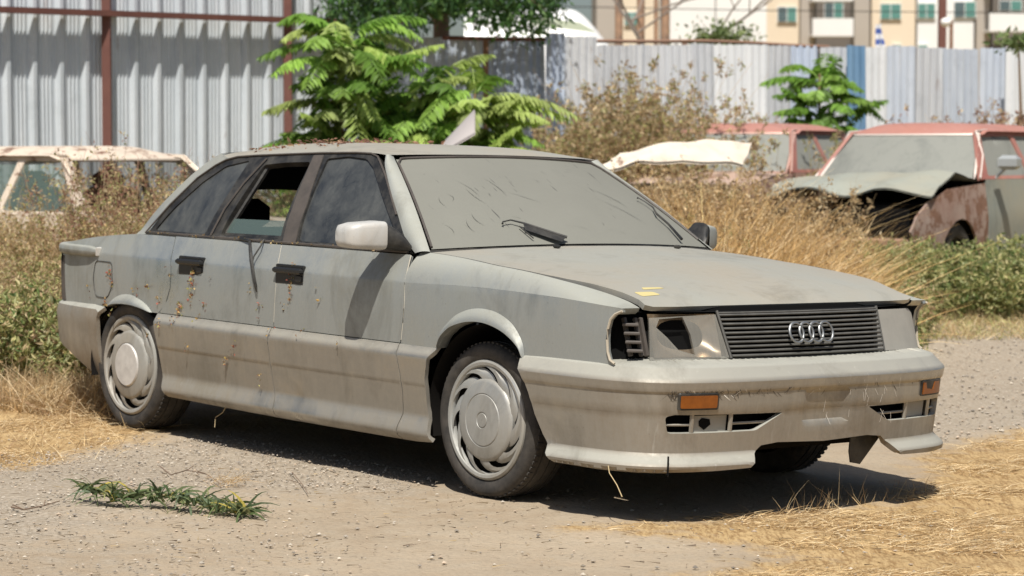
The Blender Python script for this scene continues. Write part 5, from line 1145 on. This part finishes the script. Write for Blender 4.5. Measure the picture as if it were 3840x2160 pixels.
# white camper over the fence
cb = P(1375, 389, 38); cb.z = 0
vn = empty('white_van', 'white van with a rounded sloping roof showing above the slate fence sheets', 'van', Matrix.Translation(cb))
vz = P(1375, 22, 38).z; x0 = (P(1170, 0, 38)-P(1375, 0, 38)).x; x1 = (P(1572, 0, 38)-P(1375, 0, 38)).x; vzb = P(1375, 100, 38).z
def vf(u, v):
    x = x0+(x1-x0)*u; zt = vz-.0*u-.72*sm(.62, 1., u)**1.3; t = v*math.pi; return (x, -1.0*math.cos(t)*1.0, .4+(zt-.4)*max(0, math.sin(t))**.28)
mb = MB().grid(vf, 40, 24, flip=True); mb.build('body', mat('van_white', (.84, .84, .82), .35), vn, 60)
q0 = P(1330, 62, 36.95)-cb; q1 = P(1500, 78, 36.95)-cb
MB().add([(q0.x, -1.015, q0.z-.0), (q1.x, -1.015, q1.z-.02), (q1.x-.25, -1.012, q1.z+.13), (q0.x, -1.012, q0.z+.13)], [(0, 1, 2, 3)]).build('side_window', mat('pale_green_glass', (.50, .55, .42), .3), vn, 0)
for xx in (x0+.9, x1-.9): MB().lathe([(.20, -.1), (.33, -.09), (.35, 0), (.33, .09)], 24, (xx, -.85, .35)).build('wheel', M['rubber'], vn, 40)
# poles
pol = mat('weathered_pole', (.30, .20, .14), .9); n = N(pol); n.base(n.mix(n.ramp(n.noise(1.2, 5, .7), .4, .65), (.13, .10, .085), (.50, .30, .18)))
p0 = None
for k, (u, w_) in enumerate(((1556, .13), (1611, .13), (1649, .07), (1673, .14))):
    q = P(u, 389, 40); z = gz(q.x, q.y)
    mb = MB().tube([(0, 0, 0), (0, 0, 4.5), (.02*k, 0, 9)], [w_/2*1.1, w_/2, w_/2], 10); o = mb.build('pole', pol, None, 40, loc=(q.x, q.y, z))
    tag(o, ('leftmost of the four rusty poles in front of the cream house', 'second of the four rusty poles from the left, beside the green-shuttered window', 'thinnest of the four rusty poles in front of the cream house', 'rightmost of the four rusty poles, next to the white wall')[k], 'pole', 'rusty poles in front of the cream house')
q = P(2367, 389, 50); tag(MB().box((0, 0, 4.5), (.15, .15, 9)).build('pole', M['rustred'], None, 0, loc=(q.x, q.y, .5)), 'single dark brown post in front of the apartment block', 'pole')
q = P(2390, 389, 45); lp = empty('street_lamp', 'short lamp with a round white head beside the brown post', 'street lamp', Matrix.Translation((q.x, q.y, .5)))
z0 = P(2390, 52, 45).z-.5; MB().tube([(0, 0, 0), (0, 0, z0)], .035, 8).build('lamp_post', M['rusty'], lp, 40)
sph = MB().grid(lambda u, v: (-.10+.10*math.cos(u*2*math.pi)*math.sin(v*math.pi), .10*math.sin(u*2*math.pi)*math.sin(v*math.pi), z0-.03+.085*math.cos(v*math.pi)), 16, 10); sph.build('lamp_head', mat('opal', (.85, .84, .8), .4), lp, 60)
q = P(2213, 389, 33); fl = empty('flag', 'small blue and white flag on a thin stick behind the pale fence', 'flag', Matrix.Translation((q.x, q.y, .4)))
zt = P(2213, 58, 33).z-.4; MB().tube([(0, 0, 0), (0, 0, zt)], .008, 6).build('stick', M['galv'], fl, 40)
fm = mat('flag_cloth', (.6, .6, .6), .8); n = N(fm); s_ = n.sep(); wv = n.math('FRACT', n.math('MULTIPLY', s_[2], 7.)); n.base(n.mix(n.ramp(wv, .48, .52), (.08, .14, .42), (.75, .75, .78)))
MB().grid(lambda u, v: (-.07+.17*u*(.35+.65*v), .02*math.sin(u*6), zt-.02-.42*v), 8, 8).build('cloth', fm, fl, 60)
# overhead cable
tag(MB().tube([P(1200, 12, 60), P(1900, 26, 62), P(2700, 34, 64)], .012, 4).build('overhead_cable', M['black'], None, 0), 'thin dark cable slung in front of the buildings', 'cable')
# ---------------------------------------------------------------- things lying on the dirt
def gp(u, v, dz=0.): q = GP(u, v); return Vector((q.x, q.y, gz(q.x, q.y)+dz))
org = gp(420, 1285); bo_ = empty('broken_branch', 'freshly broken green oleander-like branch lying on the dirt at lower left', 'branch', Matrix.Translation(org)); rd_.seed(5)
axis = [gp(u, v, z)-org for u, v, z in ((215, 1262, .05), (280, 1272, .035), (350, 1272, .04), (430, 1280, .045), (510, 1290, .035), (580, 1298, .02), (632, 1303, .012))]
MB().tube(axis, [.003, .004, .005, .005, .004, .003, .002], 6).build('stem', mat('green_stem', (.18, .17, .07), .7), bo_, 40)
S_ = Sc(); LG = [(.13, .18, .07), (.20, .25, .12), (.08, .12, .05), (.28, .29, .13), (.17, .22, .13)]
for i in range(330):
    t = rd_.uniform(0, 5.99); k = int(t); p = axis[k].lerp(axis[k+1], t-k); ph = rd_.uniform(0, 6.28)
    k_ = rd_.choice((1, 1, .6)); d = np.array([[math.cos(ph)*1.1+.2, math.sin(ph)*.9, rd_.uniform(.15, 1.5)]]); c = np.array(LG[rd_.randrange(5)])[None]*rd_.uniform(.7, 1.25)
    if rd_.random() < .05: c = np.array([[.55, .45, .10]])
    pp = np.array(p)[None]+rng.normal(0, .012, (1, 3)); pp[0, 2] = max(pp[0, 2], .01)
    S_.blades(pp, d, np.array([rd_.uniform(.08, .17)*k_]), np.array([rd_.uniform(.010, .017)]), np.array([[0, 0, -rd_.uniform(.3, .9)]]), c, 4, .15)
S_.build('leaves', M['leaf'], bo_)
tw = mat('bare_twig', (.20, .14, .10), .9)
for k, (pts, r, lab) in enumerate((([(402, 1180), (430, 1202), (470, 1190), (520, 1200), (555, 1225)], .0028, 'forked bare twig on the dirt above the broken green branch'), ([(28, 1283), (60, 1290), (110, 1280), (150, 1268)], .0035, 'thin bare stick on the dirt at the left edge'), ([(735, 1195), (760, 1225), (775, 1250)], .002, 'short twig on the bare dirt below the sill'))):
    ps = [gp(u, v, .012) for u, v in pts]; o0 = ps[len(ps)//2]; mb = MB().tube([q-o0 for q in ps], [r*(1-.5*i/len(ps)) for i in range(len(ps))], 5)
    for i in range(1, len(ps)-1):
        a = ps[i]-o0; mb.tube([a, a+Vector((rd_.uniform(-.08, .08), rd_.uniform(-.06, .02), .02))], r*.6, 4)
    tag(mb.build('twig', tw, None, 40, loc=o0), lab, 'twig', 'twigs on the dirt')
S_ = Sc(); c0 = gp(580, 1225); k = 170; p = rng.normal(0, 1, (k, 3))*np.array([.045, .05, .01])+np.array([0, 0, .02]); th = rng.uniform(0, 6.28, k)
S_.blades(p, np.stack([np.cos(th), np.sin(th), rng.uniform(-.1, .7, k)], 1), rng.uniform(.02, .07, k), np.full(k, .0022), rng.normal(0, .4, (k, 3)), colmix(k, [(.48, .34, .18), (.36, .24, .13), (.58, .44, .26)]))
o = S_.build('dry_tuft', M['straw'], None, 'small tangle of dry grass beside the broken green branch', 'dry grass', None); o.location = c0
# stalks and grass in front of the bumper shadow
S_ = Sc(); pts = inpts(polyw([(1950, 1290), (2130, 1250), (2330, 1232), (2330, 1250), (2100, 1290), (1960, 1310)]), 90); k = len(pts)
S_.blades(on_ground(pts), np.stack([rng.normal(0, .5, k), rng.normal(0, .4, k), np.ones(k)], 1), rng.uniform(.03, .12, k), np.full(k, .0025), rng.normal(0, .3, (k, 3)), colmix(k, STRC)); S_.build('grass_stalks', M['straw'], None, 'sparse pale stalks along the front edge of the car shadow', 'dry grass', 'stuff')
# hanging straws under the sills
for k, (pts, lab) in enumerate((([(575, 1012, -.86), (560, 1038, -.87), (542, 1050, -.88), (540, 1075, -.90)], 'dry stem hanging below the rear door cladding'), ([(1528, 1157, -.9), (1533, 1190, -.92), (1552, 1220, -.94), (1565, 1250, -.95)], 'dry stem hanging under the corner of the front bumper'))):
    def at_y(u, v, y):
        a = (u*S26-1920)/FPX; b = -(v*S26-1080)/FPX; d = cr*a+cu*b+cf; o = Vector(CAM_P); return CAR @ (o+d*((y-o.y)/d.y))
    ps = [at_y(*q) for q in pts]; tag(MB().tube([q-ps[0] for q in ps], .0018, 5).build('dried_grass_stalk', mat('dry_stem', (.46, .36, .20), .8), None, 40, loc=ps[0]), lab, 'stem', 'dry stems caught under the saloon')
# ---------------------------------------------------------------- withered flowers and leaves stuck to the saloon
ci = CAR
def stick(name, spots, lab, cat='dead flowers'):
    S_ = Sc(); 
    for (x, z, r, n_) in spots:
        k = n_; a = rng.normal(0, r*.5, k); b = rng.normal(0, r*.8, k); P0 = np.array([side(x+float(i), z+float(j), (.004+(.034 if z+float(j) < .57 else 0)) ) for i, j in zip(a, b)]); P0 = np.array([CAR @ Vector(q) for q in P0])
        L = rng.uniform(.006, .020, k); S_.leaves(P0, rng.normal(0, 1, (k, 3)), L, L*.7, colmix(k, [(.52, .34, .12), (.30, .16, .08), (.45, .15, .11), (.36, .34, .12), (.14, .08, .05), (.62, .46, .22)], .2))
    return S_.build(name, M['leaf'], None, lab, cat, 'stuff')
stick('withered_flowers', [(-2.10, .78, .018, 26), (-2.10, .72, .022, 26), (-2.11, .67, .02, 14), (-1.31, .83, .022, 34), (-1.30, .80, .03, 22), (-1.31, .745, .02, 8), (-1.30, .70, .018, 7), (-2.88, .74, .025, 22), (-2.85, .70, .02, 10), (-2.20, .62, .022, 26), (-2.22, .575, .022, 24), (-2.03, .58, .014, 9), (-2.92, .60, .018, 18), (-2.80, .56, .012, 8), (-2.34, .53, .014, 10), (-2.5, .70, .02, 7), (-1.95, .76, .015, 4), (-1.62, .73, .02, 6), (-1.35, .67, .02, 5), (-1.78, .40, .016, 10), (-1.50, .35, .018, 9), (-2.1, .44, .012, 5), (-1.2, .57, .015, 4), (-1.42, .56, .012, 6), (-2.45, .47, .012, 5), (-.9, .55, .01, 3), (-1.7, .48, .03, 7), (-2.62, .66, .03, 9), (-2.4, .64, .03, 8), (-3.1, .66, .03, 6), (-2.0, .64, .04, 8), (-2.3, .78, .03, 6), (-1.55, .66, .04, 8), (-1.1, .70, .04, 4)], 'withered orange and brown flower heads stuck to the doors and wing of the saloon')
S_ = Sc()
for (u0, u1, t0, t1, n_, h_) in ((.03, .25, .38, .9, 60, .015), (.30, .9, .55, .98, 260, .02)):
    a = rng.uniform(u0, u1, n_); b = rng.uniform(t0, t1, n_); P0 = np.array([CAR @ Vector(roof(float(i), float(j), .004+float(h_)*float(q)**3)) for i, j, q in zip(a, b, rng.uniform(0, 1, n_))]); L = rng.uniform(.012, .04, n_)
    S_.leaves(P0, rng.normal(0, 1, (n_, 3))*np.array([1, 1, .35]), L, L*.5, colmix(n_, [(.30, .15, .10), (.36, .20, .13), (.42, .28, .16), (.24, .12, .09)], .2))
S_.build('roof_leaf_litter', M['leaf'], None, 'reddish brown dead leaves and needles lying on the saloon roof', 'dead leaves', 'stuff')
S_ = Sc(); xs_ = rng.uniform(-2.6, -.75, 130); P0 = np.array([CAR @ Vector(side(float(x), .947, .006)) for x in xs_]); L = rng.uniform(.006, .018, 130)
S_.leaves(P0, rng.normal(0, 1, (130, 3)), L, L*.6, colmix(130, [(.50, .38, .18), (.35, .24, .12), (.28, .22, .09)], .2)); S_.build('ledge_debris', M['leaf'], None, 'bits of dry leaf caught along the saloon window ledge', 'dead leaves', 'stuff')
